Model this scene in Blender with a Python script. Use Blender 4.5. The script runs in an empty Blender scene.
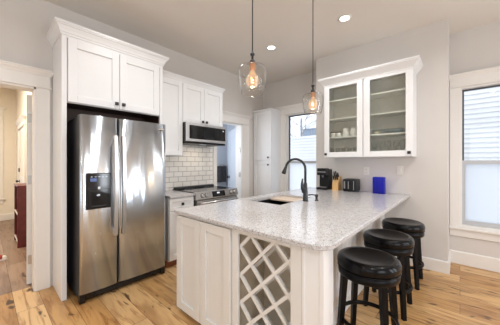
import bpy, bmesh, math, random
from mathutils import Vector, Matrix
random.seed(7)
C = bpy.context.scene.collection
S = bpy.context.scene
PI = math.pi

# ------------------------------------------------------------------ camera
FPX, YAW, EYE = 236.0, math.atan(210 / 236.0), 1.37
cam_d = bpy.data.cameras.new('camera')
cam = bpy.data.objects.new('camera', cam_d); C.objects.link(cam)
cam_d.sensor_fit = 'HORIZONTAL'; cam_d.sensor_width = 36.0
cam_d.lens = FPX / 500.0 * 36.0
cam_d.shift_y = -0.5 / 500.0
cam.location = (0, 0, EYE)
cam.rotation_euler = (PI / 2, 0, YAW)
cam_d.clip_start = 0.02
S.camera = cam

# ------------------------------------------------------------------ world
W = bpy.data.worlds.new('world'); S.world = W; W.use_nodes = True
bg = W.node_tree.nodes['Background']
bg.inputs['Color'].default_value = (0.90, 0.95, 1.0, 1); bg.inputs['Strength'].default_value = 2.6

# ------------------------------------------------------------------ large fill lights (added out of view, standing in for daylight)
def area(name, loc, rot, sx, sy, power, col, spread=PI):
    d = bpy.data.lights.new(name, 'AREA'); d.shape = 'RECTANGLE'; d.size = sx; d.size_y = sy
    d.energy = power; d.color = col; d.spread = spread
    o = bpy.data.objects.new(name, d); C.objects.link(o); o.location = loc; o.rotation_euler = rot
    return o
FILL_COL = (0.92, 0.985, 1.06)  # colour of the added fill lights
area('rear_fill', (-1.6, -2.52, 1.55), (PI / 2 + 0.35, 0, 0), 2.2, 1.9, 9, FILL_COL)  # added fill behind the camera, no known window there
area('rear_fill', (1.3, -2.52, 1.55), (PI / 2 + 0.35, 0, 0), 2.0, 1.9, 10, FILL_COL)  # second added fill behind the camera
area('side_fill', (2.72, 0.0, 1.55), (PI / 2 + 0.3, 0, PI / 2), 1.8, 1.9, 55, FILL_COL)  # added side fill for the faces turned right, source unseen
area('streak_fill', (2.74, 2.42, 1.4), (PI / 2, 0, PI / 2), 0.20, 2.2, 30, FILL_COL)  # added narrow strip that puts vertical streaks on the refrigerator
area('streak_fill', (2.74, 3.42, 1.4), (PI / 2, 0, PI / 2), 0.20, 2.2, 30, FILL_COL)  # second added streak strip, also lifts the floor on the right
area('laundry_fill', (-4.0, 2.46, 1.7), (PI / 2, 0, 0), 0.8, 1.2, 24, (0.86, 0.92, 1.0))  # added cool fill inside the laundry room, its wall has no window
area('hall_fill', (-5.6, -0.6, 3.0), (0, 0, 0), 0.6, 0.6, 110, (1.0, 0.90, 0.74))  # added warm fill to brighten the hall, no fixture known

# ------------------------------------------------------------------ exposure
S.view_settings.view_transform = 'Standard'; S.view_settings.look = 'None'
S.view_settings.gamma = 1.0; S.view_settings.use_curve_mapping = False
S.view_settings.exposure = -0.57
S.cycles.max_bounces = 10; S.cycles.diffuse_bounces = 5; S.cycles.transparent_max_bounces = 16
S.cycles.sample_clamp_indirect = 6.0
S.cycles.caustics_reflective = False; S.cycles.caustics_refractive = False

# ------------------------------------------------------------------ materials
MATS = {}
def nmat(name):
    m = bpy.data.materials.new(name); m.use_nodes = True
    nt = m.node_tree; MATS[name] = m
    return m, nt, nt.nodes['Principled BSDF']
def N(nt, t, **kw):
    n = nt.nodes.new(t)
    for k, v in kw.items(): setattr(n, k, v)
    return n
def coords(nt, scale=(1, 1, 1), loc=(0, 0, 0), rot=(0, 0, 0)):
    tc = N(nt, 'ShaderNodeTexCoord'); mp = N(nt, 'ShaderNodeMapping')
    nt.links.new(tc.outputs['Object'], mp.inputs['Vector'])
    mp.inputs['Scale'].default_value = scale; mp.inputs['Location'].default_value = loc; mp.inputs['Rotation'].default_value = rot
    return mp.outputs['Vector']
def noise(nt, vec, scale, detail=3.0, rough=0.5, dist=0.0):
    n = N(nt, 'ShaderNodeTexNoise'); nt.links.new(vec, n.inputs['Vector'])
    n.inputs['Scale'].default_value = scale; n.inputs['Detail'].default_value = detail
    n.inputs['Roughness'].default_value = rough; n.inputs['Distortion'].default_value = dist
    return n.outputs['Fac']
def ramp(nt, fac, stops):
    r = N(nt, 'ShaderNodeValToRGB'); nt.links.new(fac, r.inputs['Fac'])
    e = r.color_ramp.elements
    while len(e) < len(stops): e.new(0.5)
    for i, (p, c) in enumerate(stops):
        e[i].position = p; e[i].color = (c[0], c[1], c[2], 1)
    return r.outputs['Color']
def mixc(nt, fac, a, b, mode='MIX'):
    n = N(nt, 'ShaderNodeMix', data_type='RGBA', blend_type=mode)
    if isinstance(fac, float): n.inputs[0].default_value = fac
    else: nt.links.new(fac, n.inputs[0])
    for k, v in ((6, a), (7, b)):
        if isinstance(v, tuple): n.inputs[k].default_value = (v[0], v[1], v[2], 1)
        else: nt.links.new(v, n.inputs[k])
    return n.outputs[2]
def bump(nt, b, h, strength=0.2, dist=0.01):
    n = N(nt, 'ShaderNodeBump'); nt.links.new(h, n.inputs['Height'])
    n.inputs['Strength'].default_value = strength; n.inputs['Distance'].default_value = dist
    nt.links.new(n.outputs['Normal'], b.inputs['Normal'])
def paint(name, col, rough=0.5, var=0.03, sc=6.0, bmp=0.0, spec=0.5):
    m, nt, b = nmat(name)
    f = noise(nt, coords(nt), sc, 4)
    d = tuple(max(0, c * (1 - var)) for c in col); l = tuple(min(1, c * (1 + var)) for c in col)
    nt.links.new(ramp(nt, f, [(0.3, d), (0.7, l)]), b.inputs['Base Color'])
    b.inputs['Roughness'].default_value = rough; b.inputs['Specular IOR Level'].default_value = spec
    if bmp:
        bump(nt, b, noise(nt, coords(nt), 180, 2), bmp, 0.002)
    return m
def metal(name, col, rough, streak=False):
    m, nt, b = nmat(name)
    b.inputs['Metallic'].default_value = 1.0
    b.inputs['Base Color'].default_value = (*col, 1); b.inputs['Roughness'].default_value = rough
    f = noise(nt, coords(nt, (1, 1, 1)), 3, 2)
    if streak:
        g = noise(nt, coords(nt, (2, 9, 260)), 1.0, 2)
        nt.links.new(ramp(nt, g, [(0.3, tuple(c * 0.93 for c in col)), (0.7, col)]), b.inputs['Base Color'])
        w = noise(nt, coords(nt, (1.0, 7.0, 0.9)), 1.0, 1, 0.4, 0.6)
        bump(nt, b, w, 0.13, 0.05)
        tg = N(nt, 'ShaderNodeTangent', direction_type='RADIAL', axis='Z')
        nt.links.new(tg.outputs['Tangent'], b.inputs['Tangent'])
        b.inputs['Anisotropic'].default_value = 0.96
        b.inputs['Anisotropic Rotation'].default_value = 0.25
    else:
        nt.links.new(ramp(nt, f, [(0.3, tuple(c * 0.95 for c in col)), (0.7, col)]), b.inputs['Base Color'])
    return m
def thin_glass(name, tint=(1, 1, 1), ior=1.45, rough=0.0, seeded=0.0, diff=0.0, dcol=(1, 1, 1), bump_scale=60):
    m, nt, b = nmat(name); nt.nodes.remove(b)
    out = nt.nodes['Material Output']
    tr = N(nt, 'ShaderNodeBsdfTransparent'); tr.inputs['Color'].default_value = (*tint, 1)
    gl = N(nt, 'ShaderNodeBsdfGlossy'); gl.inputs['Roughness'].default_value = rough
    lw = N(nt, 'ShaderNodeLayerWeight'); lw.inputs['Blend'].default_value = 0.5
    pw = N(nt, 'ShaderNodeMath', operation='POWER'); nt.links.new(lw.outputs['Facing'], pw.inputs[0]); pw.inputs[1].default_value = 3.2
    f0 = ((ior - 1) / (ior + 1)) ** 2
    fr = N(nt, 'ShaderNodeMath', operation='MULTIPLY_ADD'); nt.links.new(pw.outputs[0], fr.inputs[0]); fr.inputs[1].default_value = 0.9; fr.inputs[2].default_value = f0
    mx = N(nt, 'ShaderNodeMixShader')
    nt.links.new(fr.outputs[0], mx.inputs['Fac']); nt.links.new(tr.outputs[0], mx.inputs[1]); nt.links.new(gl.outputs[0], mx.inputs[2])
    last = mx.outputs[0]
    if seeded:
        v = N(nt, 'ShaderNodeTexVoronoi'); nt.links.new(coords(nt), v.inputs['Vector']); v.inputs['Scale'].default_value = bump_scale
        bp = N(nt, 'ShaderNodeBump'); bp.inputs['Strength'].default_value = seeded; bp.inputs['Distance'].default_value = 0.01
        nt.links.new(v.outputs['Distance'], bp.inputs['Height'])
        nt.links.new(bp.outputs['Normal'], gl.inputs['Normal']); nt.links.new(bp.outputs['Normal'], lw.inputs['Normal'])
    if diff:
        tl = N(nt, 'ShaderNodeBsdfTranslucent'); tl.inputs['Color'].default_value = (*dcol, 1)
        m2 = N(nt, 'ShaderNodeMixShader'); m2.inputs['Fac'].default_value = diff
        nt.links.new(last, m2.inputs[1]); nt.links.new(tl.outputs[0], m2.inputs[2]); last = m2.outputs[0]
    nt.links.new(last, out.inputs['Surface'])
    return m
def emit(name, col, strength):
    m, nt, b = nmat(name)
    b.inputs['Base Color'].default_value = (*col, 1)
    b.inputs['Emission Color'].default_value = (*col, 1); b.inputs['Emission Strength'].default_value = strength
    return m

paint('wall_paint', (0.64, 0.61, 0.58), 0.7, 0.012, 2, 0.05)
paint('ceiling_paint', (0.74, 0.70, 0.65), 0.8, 0.012, 2, 0.05)
paint('trim_paint', (0.78, 0.755, 0.72), 0.4, 0.012)
paint('cabinet_paint', (0.77, 0.775, 0.78), 0.35, 0.01)
paint('island_paint', (0.69, 0.685, 0.665), 0.38, 0.01)
paint('rack_inside', (0.68, 0.61, 0.50), 0.6, 0.04)
paint('dark_brown_inside', (0.045, 0.02, 0.012), 0.5, 0.2)
paint('toe_kick_paint', (0.32, 0.12, 0.07), 0.6, 0.1)
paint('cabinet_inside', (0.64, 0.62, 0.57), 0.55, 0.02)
paint('shelf_paint', (0.80, 0.80, 0.76), 0.4, 0.01)
paint('black_plastic', (0.008, 0.008, 0.009), 0.35, 0.2, 6, 0.0, 0.3)
paint('black_matte', (0.016, 0.016, 0.018), 0.5, 0.2)
paint('black_gloss', (0.006, 0.006, 0.007), 0.08, 0.1)
paint('faucet_black', (0.010, 0.012, 0.016), 0.28, 0.1)
paint('black_leather', (0.004, 0.0035, 0.004), 0.20, 0.3, 40, 0.0, 0.2)
paint('black_lacquer', (0.004, 0.0035, 0.004), 0.3, 0.2, 6, 0.0, 0.15)
paint('copper_socket', (0.42, 0.22, 0.12), 0.35, 0.1)
paint('white_ceramic', (0.82, 0.80, 0.76), 0.15, 0.01)
paint('outlet_plastic', (0.74, 0.71, 0.67), 0.4, 0.01)
paint('board_wood', (0.60, 0.49, 0.39), 0.5, 0.1, 12)
paint('block_wood', (0.66, 0.40, 0.16), 0.45, 0.12, 14)
paint('red_wood', (0.13, 0.018, 0.018), 0.35, 0.25, 9)
paint('red_cloth', (0.45, 0.06, 0.04), 0.7, 0.1)
paint('towel_cloth', (0.065, 0.065, 0.07), 0.95, 0.25, 30, 0.5)
paint('laundry_paint', (0.62, 0.66, 0.72), 0.6, 0.01)  # slight blue of the cool daylight put into the paint
paint('hall_paint', (0.80, 0.74, 0.65), 0.7, 0.02)
paint('chrome_grey', (0.22, 0.22, 0.22), 0.3, 0.05)
paint('siding_paint', (0.86, 0.87, 0.88), 0.6, 0.02)
paint('blue_siding', (0.30, 0.37, 0.46), 0.7, 0.1)
paint('roof_shingle', (0.40, 0.42, 0.46), 0.8, 0.15, 20)
paint('bark', (0.38, 0.36, 0.36), 0.9, 0.2, 10)
paint('snow', (0.86, 0.88, 0.92), 0.8, 0.02)
paint('window_frame_dark', (0.06, 0.065, 0.075), 0.4, 0.1)
paint('window_sash', (0.50, 0.51, 0.53), 0.4, 0.02)
metal('steel', (0.70, 0.755, 0.82), 0.25, True)
metal('steel_plain', (0.70, 0.70, 0.71), 0.33)
metal('range_steel', (0.56, 0.545, 0.53), 0.3)
metal('satin_nickel', (0.55, 0.53, 0.50), 0.3)
thin_glass('window_glass', (0.97, 0.98, 1.0))
thin_glass('frosted_film', (0.5, 0.52, 0.55), diff=0.95, dcol=(0.95, 0.965, 0.99))
thin_glass('seeded_glass', (0.95, 0.96, 0.94), 1.5, 0.06, 0.5, bump_scale=75)
thin_glass('clear_glass', (0.985, 0.98, 0.97), 1.42)
thin_glass('tumbler_glass', (0.95, 0.955, 0.95), 1.6)
thin_glass('tray_glass', (0.62, 0.69, 0.71), 1.5)
thin_glass('blue_glass', (0.08, 0.14, 0.90), 1.5, diff=0.5, dcol=(0.03, 0.07, 0.95))
emit('lamp_disc', (1.0, 0.93, 0.82), 9.0)
emit('filament', (1.0, 0.72, 0.40), 14.0)
emit('bulb_glow', (1.0, 0.74, 0.50), 1.1)
emit('display_white', (0.75, 0.85, 1.0), 0.45)
emit('display_blue', (0.10, 0.16, 0.38), 0.06)

def floor_mat(name, cols, gap):
    m, nt, b = nmat(name)
    br = N(nt, 'ShaderNodeTexBrick', offset=0.37, offset_frequency=2)
    nt.links.new(coords(nt), br.inputs['Vector'])
    br.inputs['Scale'].default_value = 1.0; br.inputs['Brick Width'].default_value = 1.5; br.inputs['Row Height'].default_value = 0.19
    br.inputs['Mortar Size'].default_value = 0.0018; br.inputs['Mortar Smooth'].default_value = 0.1
    br.inputs['Color1'].default_value = (0, 0, 0, 1); br.inputs['Color2'].default_value = (1, 1, 1, 1); br.inputs['Mortar'].default_value = (0.5, 0.5, 0.5, 1)
    base = ramp(nt, br.outputs['Color'], [(0.0, cols[0]), (0.5, cols[1]), (1.0, cols[2])])
    # shift the grain per plank
    tc = coords(nt, (1, 1, 1)); add = N(nt, 'ShaderNodeVectorMath', operation='MULTIPLY_ADD')
    nt.links.new(br.outputs['Color'], add.inputs[0]); add.inputs[1].default_value = (7.3, 3.1, 0); nt.links.new(tc, add.inputs[2])
    mp = N(nt, 'ShaderNodeMapping'); nt.links.new(add.outputs[0], mp.inputs['Vector']); mp.inputs['Scale'].default_value = (1.3, 13, 1)
    g1 = noise(nt, mp.outputs['Vector'], 1.4, 6, 0.62, 1.2)
    grain = ramp(nt, g1, [(0.36, cols[3]), (0.50, (1, 1, 1)), (0.75, (1.15, 1.13, 1.08))])
    col = mixc(nt, 0.75, base, grain, 'MULTIPLY')
    mp3 = N(nt, 'ShaderNodeMapping'); nt.links.new(add.outputs[0], mp3.inputs['Vector']); mp3.inputs['Scale'].default_value = (1.0, 3.4, 1)
    g2 = noise(nt, mp3.outputs['Vector'], 1.3, 3, 0.5, 0.5)
    col = mixc(nt, ramp(nt, g2, [(0.52, (0, 0, 0)), (0.66, (0.6, 0.6, 0.6))]), col, cols[4])
    mp2 = N(nt, 'ShaderNodeMapping'); nt.links.new(add.outputs[0], mp2.inputs['Vector']); mp2.inputs['Scale'].default_value = (3.2, 9.5, 1)
    k = noise(nt, mp2.outputs['Vector'], 1.15, 2, 0.5, 0.4)
    col = mixc(nt, ramp(nt, k, [(0.635, (0, 0, 0)), (0.70, (0.92, 0.92, 0.92))]), col, cols[5])
    col = mixc(nt, br.outputs['Fac'], col, gap)
    nt.links.new(col, b.inputs['Base Color'])
    b.inputs['Roughness'].default_value = 0.36; b.inputs['Specular IOR Level'].default_value = 0.45
    bump(nt, b, g1, 0.06, 0.004)
floor_mat('oak_floor', [(0.46, 0.25, 0.09), (0.585, 0.355, 0.15), (0.70, 0.475, 0.25), (0.46, 0.30, 0.19), (0.27, 0.125, 0.045), (0.05, 0.022, 0.01)], (0.13, 0.065, 0.03))
floor_mat('hall_floor', [(0.24, 0.155, 0.105), (0.30, 0.20, 0.14), (0.36, 0.25, 0.18), (0.6, 0.5, 0.42), (0.17, 0.10, 0.07), (0.08, 0.045, 0.03)], (0.07, 0.04, 0.03))

def granite():
    m, nt, b = nmat('granite')
    v = N(nt, 'ShaderNodeTexVoronoi'); nt.links.new(coords(nt), v.inputs['Vector']); v.inputs['Scale'].default_value = 190
    sp = N(nt, 'ShaderNodeSeparateColor'); nt.links.new(v.outputs['Color'], sp.inputs['Color'])
    c1 = ramp(nt, sp.outputs[0], [(0.0, (0.20, 0.175, 0.17)), (0.08, (0.33, 0.31, 0.30)), (0.2, (0.46, 0.45, 0.45)), (0.5, (0.53, 0.525, 0.53)), (1.0, (0.61, 0.61, 0.62))])
    n = noise(nt, coords(nt), 34, 4, 0.6)
    c2 = ramp(nt, n, [(0.35, (0.86, 0.84, 0.83)), (0.6, (1, 1, 1))])
    nt.links.new(mixc(nt, 0.8, c1, c2, 'MULTIPLY'), b.inputs['Base Color'])
    b.inputs['Roughness'].default_value = 0.13
granite()
def tiles():
    m, nt, b = nmat('subway_tile')
    sw = N(nt, 'ShaderNodeSeparateXYZ'); nt.links.new(coords(nt, (1, 1, 1), (0.0, 0.0, 0.0)), sw.inputs[0])
    cb = N(nt, 'ShaderNodeCombineXYZ'); nt.links.new(sw.outputs['Y'], cb.inputs['X']); nt.links.new(sw.outputs['Z'], cb.inputs['Y'])
    br = N(nt, 'ShaderNodeTexBrick', offset=0.5); nt.links.new(cb.outputs[0], br.inputs['Vector'])
    br.inputs['Scale'].default_value = 1; br.inputs['Brick Width'].default_value = 0.158; br.inputs['Row Height'].default_value = 0.081
    br.inputs['Mortar Size'].default_value = 0.0035; br.inputs['Mortar Smooth'].default_value = 0.1
    br.inputs['Color1'].default_value = (0.80, 0.78, 0.74, 1); br.inputs['Color2'].default_value = (0.77, 0.75, 0.71, 1)
    br.inputs['Mortar'].default_value = (0.30, 0.29, 0.28, 1)
    nt.links.new(br.outputs['Color'], b.inputs['Base Color']); b.inputs['Roughness'].default_value = 0.15
    iv = N(nt, 'ShaderNodeMath', operation='SUBTRACT'); iv.inputs[0].default_value = 1.0; nt.links.new(br.outputs['Fac'], iv.inputs[1])
    bump(nt, b, iv.outputs[0], 0.3, 0.004)
tiles()

# ------------------------------------------------------------------ mesh helpers
Z = Vector((0, 0, 1))
def frame(o, u, n):            # local (right, up, out) -> world
    u = Vector(u); n = Vector(n); o = Vector(o)
    return Matrix(((u.x, 0, n.x, o.x), (u.y, 0, n.y, o.y), (u.z, 1, n.z, o.z), (0, 0, 0, 1)))
def F_X(x, y, z=0): return frame((x, y, z), (0, 1, 0), (1, 0, 0))      # face towards +X
def F_mY(x, y, z=0): return frame((x, y, z), (1, 0, 0), (0, -1, 0))    # face towards -Y
def F_mX(x, y, z=0): return frame((x, y, z), (0, -1, 0), (-1, 0, 0))   # face towards -X
def origin_of(p):
    v = Vector((0, 0, 0))
    while p is not None: v += p.location; p = p.parent
    return v
class MB:
    def __init__(s, m=None):
        s.bm = bmesh.new(); s.M = m or Matrix(); s.mats = []; s.i = 0; s.smooth = False
    def mat(s, n):
        if n not in s.mats: s.mats.append(n)
        s.i = s.mats.index(n); return s
    def _fin(s, geom_faces):
        for f in geom_faces: f.material_index = s.i
    def box(s, a, b, bev=0.0, seg=2):
        lo = [min(p, q) for p, q in zip(a, b)]; hi = [max(p, q) for p, q in zip(a, b)]
        vs = [s.bm.verts.new((x, y, z)) for x in (lo[0], hi[0]) for y in (lo[1], hi[1]) for z in (lo[2], hi[2])]
        q = [(0, 1, 3, 2), (4, 6, 7, 5), (0, 4, 5, 1), (2, 3, 7, 6), (0, 2, 6, 4), (1, 5, 7, 3)]
        fs = [s.bm.faces.new([vs[k] for k in f]) for f in q]
        s._fin(fs)
        if bev > 0:
            es = {e for f in fs for e in f.edges}
            r = bmesh.ops.bevel(s.bm, geom=list(es), offset=bev, segments=seg, profile=0.5, affect='EDGES')
            s._fin(r['faces']); vs = {v for f in fs if f.is_valid for v in f.verts} | set(r['verts'])
        for v in vs: v.co = s.M @ v.co
        return s
    def prism(s, pts, depth, base=0.0):
        """closed outline in local (x, y) extruded along local z from base to base + depth"""
        n = len(pts)
        a = [s.bm.verts.new(s.M @ Vector((p[0], p[1], base))) for p in pts]
        b = [s.bm.verts.new(s.M @ Vector((p[0], p[1], base + depth))) for p in pts]
        fs = [s.bm.faces.new(list(reversed(a))), s.bm.faces.new(b)]
        for k in range(n): fs.append(s.bm.faces.new([a[k], a[(k + 1) % n], b[(k + 1) % n], b[k]]))
        s._fin(fs); return s
    def lathe(s, prof, c=(0, 0, 0), n=32, closed=True):
        """profile of (radius, height) about the vertical axis through c"""
        rings = []
        for r, h in prof:
            if r < 1e-6: rings.append([s.bm.verts.new(s.M @ Vector((c[0], c[1], c[2] + h)))])
            else: rings.append([s.bm.verts.new(s.M @ Vector((c[0] + r * math.cos(2 * PI * k / n), c[1] + r * math.sin(2 * PI * k / n), c[2] + h))) for k in range(n)])
        fs = []
        for a, b in zip(rings, rings[1:]):
            if len(a) == 1 and len(b) == 1: continue
            for k in range(n):
                j = (k + 1) % n
                if len(a) == 1: fs.append(s.bm.faces.new([a[0], b[j], b[k]]))
                elif len(b) == 1: fs.append(s.bm.faces.new([a[k], a[j], b[0]]))
                else: fs.append(s.bm.faces.new([a[k], a[j], b[j], b[k]]))
        for f in fs: f.smooth = True
        s._fin(fs); return s
    def tube(s, pts, r, n=12, taper=None, closed=False, flat=None):
        pts = [Vector(p) for p in pts]; rings = []
        up = Vector((0, 0, 1)); m = len(pts)
        prev = None
        for i, p in enumerate(pts):
            if closed: t = (pts[(i + 1) % m] - pts[i - 1]).normalized()
            else: t = (pts[min(i + 1, m - 1)] - pts[max(i - 1, 0)]).normalized()
            if prev is None:
                ref = up if abs(t.z) < 0.9 else Vector((1, 0, 0))
                a = t.cross(ref).normalized()
            else: a = (prev - t * prev.dot(t)).normalized()
            prev = a; b = t.cross(a)
            rr = r if taper is None else taper[i]
            fl = flat or 1.0
            rings.append([s.bm.verts.new(s.M @ (p + a * rr * math.cos(2 * PI * k / n) + b * rr * fl * math.sin(2 * PI * k / n))) for k in range(n)])
        fs = []
        pairs = list(zip(rings, rings[1:])) + ([(rings[-1], rings[0])] if closed else [])
        for a, b in pairs:
            for k in range(n): fs.append(s.bm.faces.new([a[k], a[(k + 1) % n], b[(k + 1) % n], b[k]]))
        for f in fs: f.smooth = True
        if not closed:
            fs.append(s.bm.faces.new(list(reversed(rings[0])))); fs.append(s.bm.faces.new(rings[-1]))
        s._fin(fs); return s
    def sweep(s, prof, path):
        """profile [(out, up)] mitred along a horizontal open path [(x, y)]; out is to the right of travel"""
        P = [Vector((p[0], p[1], 0)) for p in path]; rows = []
        for i, p in enumerate(P):
            d0 = (P[i] - P[i - 1]).normalized() if i > 0 else (P[1] - P[0]).normalized()
            d1 = (P[i + 1] - P[i]).normalized() if i < len(P) - 1 else d0
            n0 = Vector((d0.y, -d0.x, 0)); n1 = Vector((d1.y, -d1.x, 0))
            mt = n0 + n1; mt = mt / (mt.length_squared) * 2
            rows.append([s.bm.verts.new(s.M @ (p + mt * o + Z * h)) for o, h in prof])
        fs = []; k = len(prof)
        for a, b in zip(rows, rows[1:]):
            for j in range(k): fs.append(s.bm.faces.new([a[j], b[j], b[(j + 1) % k], a[(j + 1) % k]]))
        fs.append(s.bm.faces.new(rows[0])); fs.append(s.bm.faces.new(list(reversed(rows[-1]))))
        s._fin(fs); return s
    def build(s, name, m=None, parent=None):
        if m and not s.mats: s.mats.append(m)
        off = origin_of(parent)
        for v in s.bm.verts: v.co = v.co - off
        bmesh.ops.recalc_face_normals(s.bm, faces=s.bm.faces[:])
        me = bpy.data.meshes.new(name); s.bm.to_mesh(me); s.bm.free()
        for k in s.mats: me.materials.append(MATS[k])
        o = bpy.data.objects.new(name, me); C.objects.link(o)
        if parent is not None: o.parent = parent
        return o
def tag(o, label, cat, group=None, kind=None):
    o['label'] = label; o['category'] = cat
    if group: o['group'] = group
    if kind: o['kind'] = kind
    return o
def thing(name, label, cat, loc, group=None):
    o = bpy.data.objects.new(name, None); C.objects.link(o); o.location = loc; o.empty_display_size = 0.1
    return tag(o, label, cat, group)
def struct(name, mb, m=None, parent=None):
    o = mb.build(name, m, parent)
    if parent is None: o['kind'] = 'structure'
    return o
def copy_tree(o, parent=None):
    c = o.copy(); C.objects.link(c)
    if parent is not None: c.parent = parent
    for ch in list(o.children): copy_tree(ch, c)
    return c
def rod(a, b, r, n=10): return MB().tube([a, b], r, n)

# ------------------------------------------------------------------ the setting
XW, YB, YP, HC = -3.37, 4.25, 3.77, 3.125       # left wall, window wall, pier face, ceiling
XR, YR = 2.75, -2.6
struct('floor', MB().box((XW - 0.15, YR - 0.15, -0.05), (XR + 0.15, YB + 0.15, 0.0)), 'oak_floor')
struct('ceiling', MB().box((XW - 0.15, YR - 0.15, HC), (XR + 0.15, YB + 0.15, HC + 0.08)), 'ceiling_paint')
XO = XW - 0.15                                   # far face of the left wall
DH, KH = 2.16, 2.145                             # door head heights: hall, laundry
HY0, HY1 = -0.62, 0.362                          # hall opening
KY0, KY1 = 2.84, 3.53                            # laundry opening
w = MB()
w.box((XO, YR - 0.15, 0), (XW, HY0, HC)).box((XO, HY0, DH), (XW, HY1, HC)).box((XO, HY1, 0), (XW, KY0, HC))
w.box((XO, KY0, KH), (XW, KY1, HC)).box((XO, KY1, 0), (XW, YB + 0.15, HC))
struct('wall_left', w, 'wall_paint')
# window wall: window_1 over the sink, window_2 right of the pier
W1 = (-2.755, -1.83, 0.50, 2.37); W2 = (0.0, 0.92, 0.50, 2.37)
w = MB()
xs = [XO, W1[0], W1[1], W2[0], W2[1], XR + 0.15]
for i in range(5):
    a, b = xs[i], xs[i + 1]
    if i in (1, 3):
        w.box((a, YB, 0), (b, YB + 0.15, W1[2])).box((a, YB, W1[3]), (b, YB + 0.15, HC))
    else: w.box((a, YB, 0), (b, YB + 0.15, HC))
struct('wall_back', w, 'wall_paint')
struct('wall_pier', MB().box((-1.84, YP, 0), (-0.11, YB, HC)), 'wall_paint')
# walls behind the camera, window openings invented for the fill lights
w = MB()
for a, b, c, d in ((XO, -2.75, 0, HC), (-2.75, -0.45, 0, 0.55), (-2.75, -0.45, 2.55, HC), (-0.45, 0.25, 0, HC), (0.25, 2.35, 0, 0.55), (0.25, 2.35, 2.55, HC), (2.35, XR + 0.15, 0, HC)):
    w.box((a, YR - 0.15, c), (b, YR, d))
struct('wall_rear', w, 'wall_paint')
w = MB()  # right wall: openings made up for side fill and refrigerator streaks
for a, b, c, d in ((YR, -0.95, 0, HC), (-0.95, 0.95, 0, 0.55), (-0.95, 0.95, 2.55, HC), (0.95, 2.30, 0, HC), (2.30, 2.54, 0, 0.25), (2.30, 2.54, 2.55, HC), (2.54, 3.30, 0, HC), (3.30, 3.54, 0, 0.25), (3.30, 3.54, 2.55, HC), (3.54, YB, 0, HC)):
    w.box((XR, a, c), (XR + 0.15, b, d))
struct('wall_right', w, 'wall_paint')
# hall beyond the left opening
HX, HYW = -8.0, 0.5
struct('floor_hall', MB().box((HX, -1.6, -0.05), (XO, HYW, 0.0)), 'hall_floor')
struct('ceiling_hall', MB().box((HX, -1.6, 3.1), (XO, HYW, 3.18)), 'hall_paint')
w = MB().box((HX, HYW, 0), (XO, HYW + 0.1, 3.1)).box((HX, -1.7, 0), (XO, -1.6, 3.1))
w.box((HX - 0.12, -1.7, 0), (HX, -0.85, 3.1)).box((HX - 0.12, -0.85, 0), (HX, 0.16, 0.52)).box((HX - 0.12, -0.85, 2.45), (HX, 0.16, 3.1)).box((HX - 0.12, 0.16, 0), (HX, HYW + 0.1, 3.1))
struct('wall_hall', w, 'hall_paint')
# laundry room beyond the second opening
LX = -4.6
struct('floor_laundry', MB().box((LX, 2.4, -0.05), (XO, YB + 0.15, 0.0)), 'hall_floor')
struct('ceiling_laundry', MB().box((LX, 2.4, 2.7), (XO, YB + 0.15, 2.78)), 'laundry_paint')
w = MB().box((LX - 0.1, 2.3, 0), (LX, YB + 0.15, 2.7)).box((LX, 2.3, 0), (XO, 2.4, 2.7)).box((LX, YB, 0), (XO, YB + 0.15, 2.7))
struct('wall_laundry', w, 'laundry_paint')

# baseboards
def bb(name, path, h=0.15, t=0.016):
    struct(name, MB().sweep([(0, 0), (t, 0), (t, h - 0.012), (t * 0.6, h), (0, h)], path), 'trim_paint')

bb('baseboard_back', [(-0.11, YB), (XR, YB)], 0.17)
bb('baseboard_pier', [(-0.76, YP), (-0.11, YP), (-0.11, YB)], 0.15)
bb('baseboard_right', [(XR, YB), (XR, YR)], 0.16)
bb('baseboard_rear', [(XR, YR), (XW, YR)], 0.16)
bb('baseboard_left', [(XW, YR), (XW, HY0 - 0.14)], 0.16)
bb('baseboard_hall', [(HX, -1.6), (HX, HYW), (-7.35, HYW)], 0.15)

# casing with a crowned head, built on a face frame
CROWN = [(0, 0), (0.010, 0), (0.012, 0.012), (0.030, 0.034), (0.034, 0.046), (0.044, 0.048), (0.044, 0.062), (0, 0.062)]
def casing(name, M, w, h, cw, head=0.135, sides=(1, 1), sill=None, base=0.0, cw2=None):
    cw2 = cw2 or cw
    """opening of width w from local y=base to h; casing boards cw wide around it"""
    mb = MB(M)
    t = 0.022
    if sides[0]: mb.box((-cw, base, 0), (0, h, t), 0.002, 1)
    if sides[1]: mb.box((w, base, 0), (w + cw2, h, t), 0.002, 1)
    x0 = -cw if sides[0] else 0; x1 = w + (cw2 if sides[1] else 0)
    mb.box((x0 - 0.012, h, 0), (x1 + 0.012, h + 0.016, t + 0.012), 0.003, 1)       # bead
    mb.box((x0, h + 0.016, 0), (x1, h + head, t + 0.002), 0.001, 1)                 # head board
    q = [M @ Vector(v) for v in ((x0, 0, 0), (x0, 0, t), (x1, 0, t), (x1, 0, 0))]
    mb.M = Matrix(); mb.sweep([(o, h + head + e) for o, e in CROWN], [(v.x, v.y) for v in q]); mb.M = M
    if sill is not None:
        mb.box((x0 - 0.03, sill - 0.03, 0), (x1 + 0.03, sill, 0.055), 0.004, 1)
        mb.box((x0, sill - 0.125, 0), (x1, sill - 0.03, t), 0.003, 1)
    return struct(name, mb, 'trim_paint')
casing('trim_1', F_X(XW, HY0), HY1 - HY0, DH, 0.115, 0.135)
casing('trim_2', F_X(XW, KY0), KY1 - KY0, KH, 0.075, 0.125, (1, 1), None, 0.0, 0.21)
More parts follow.
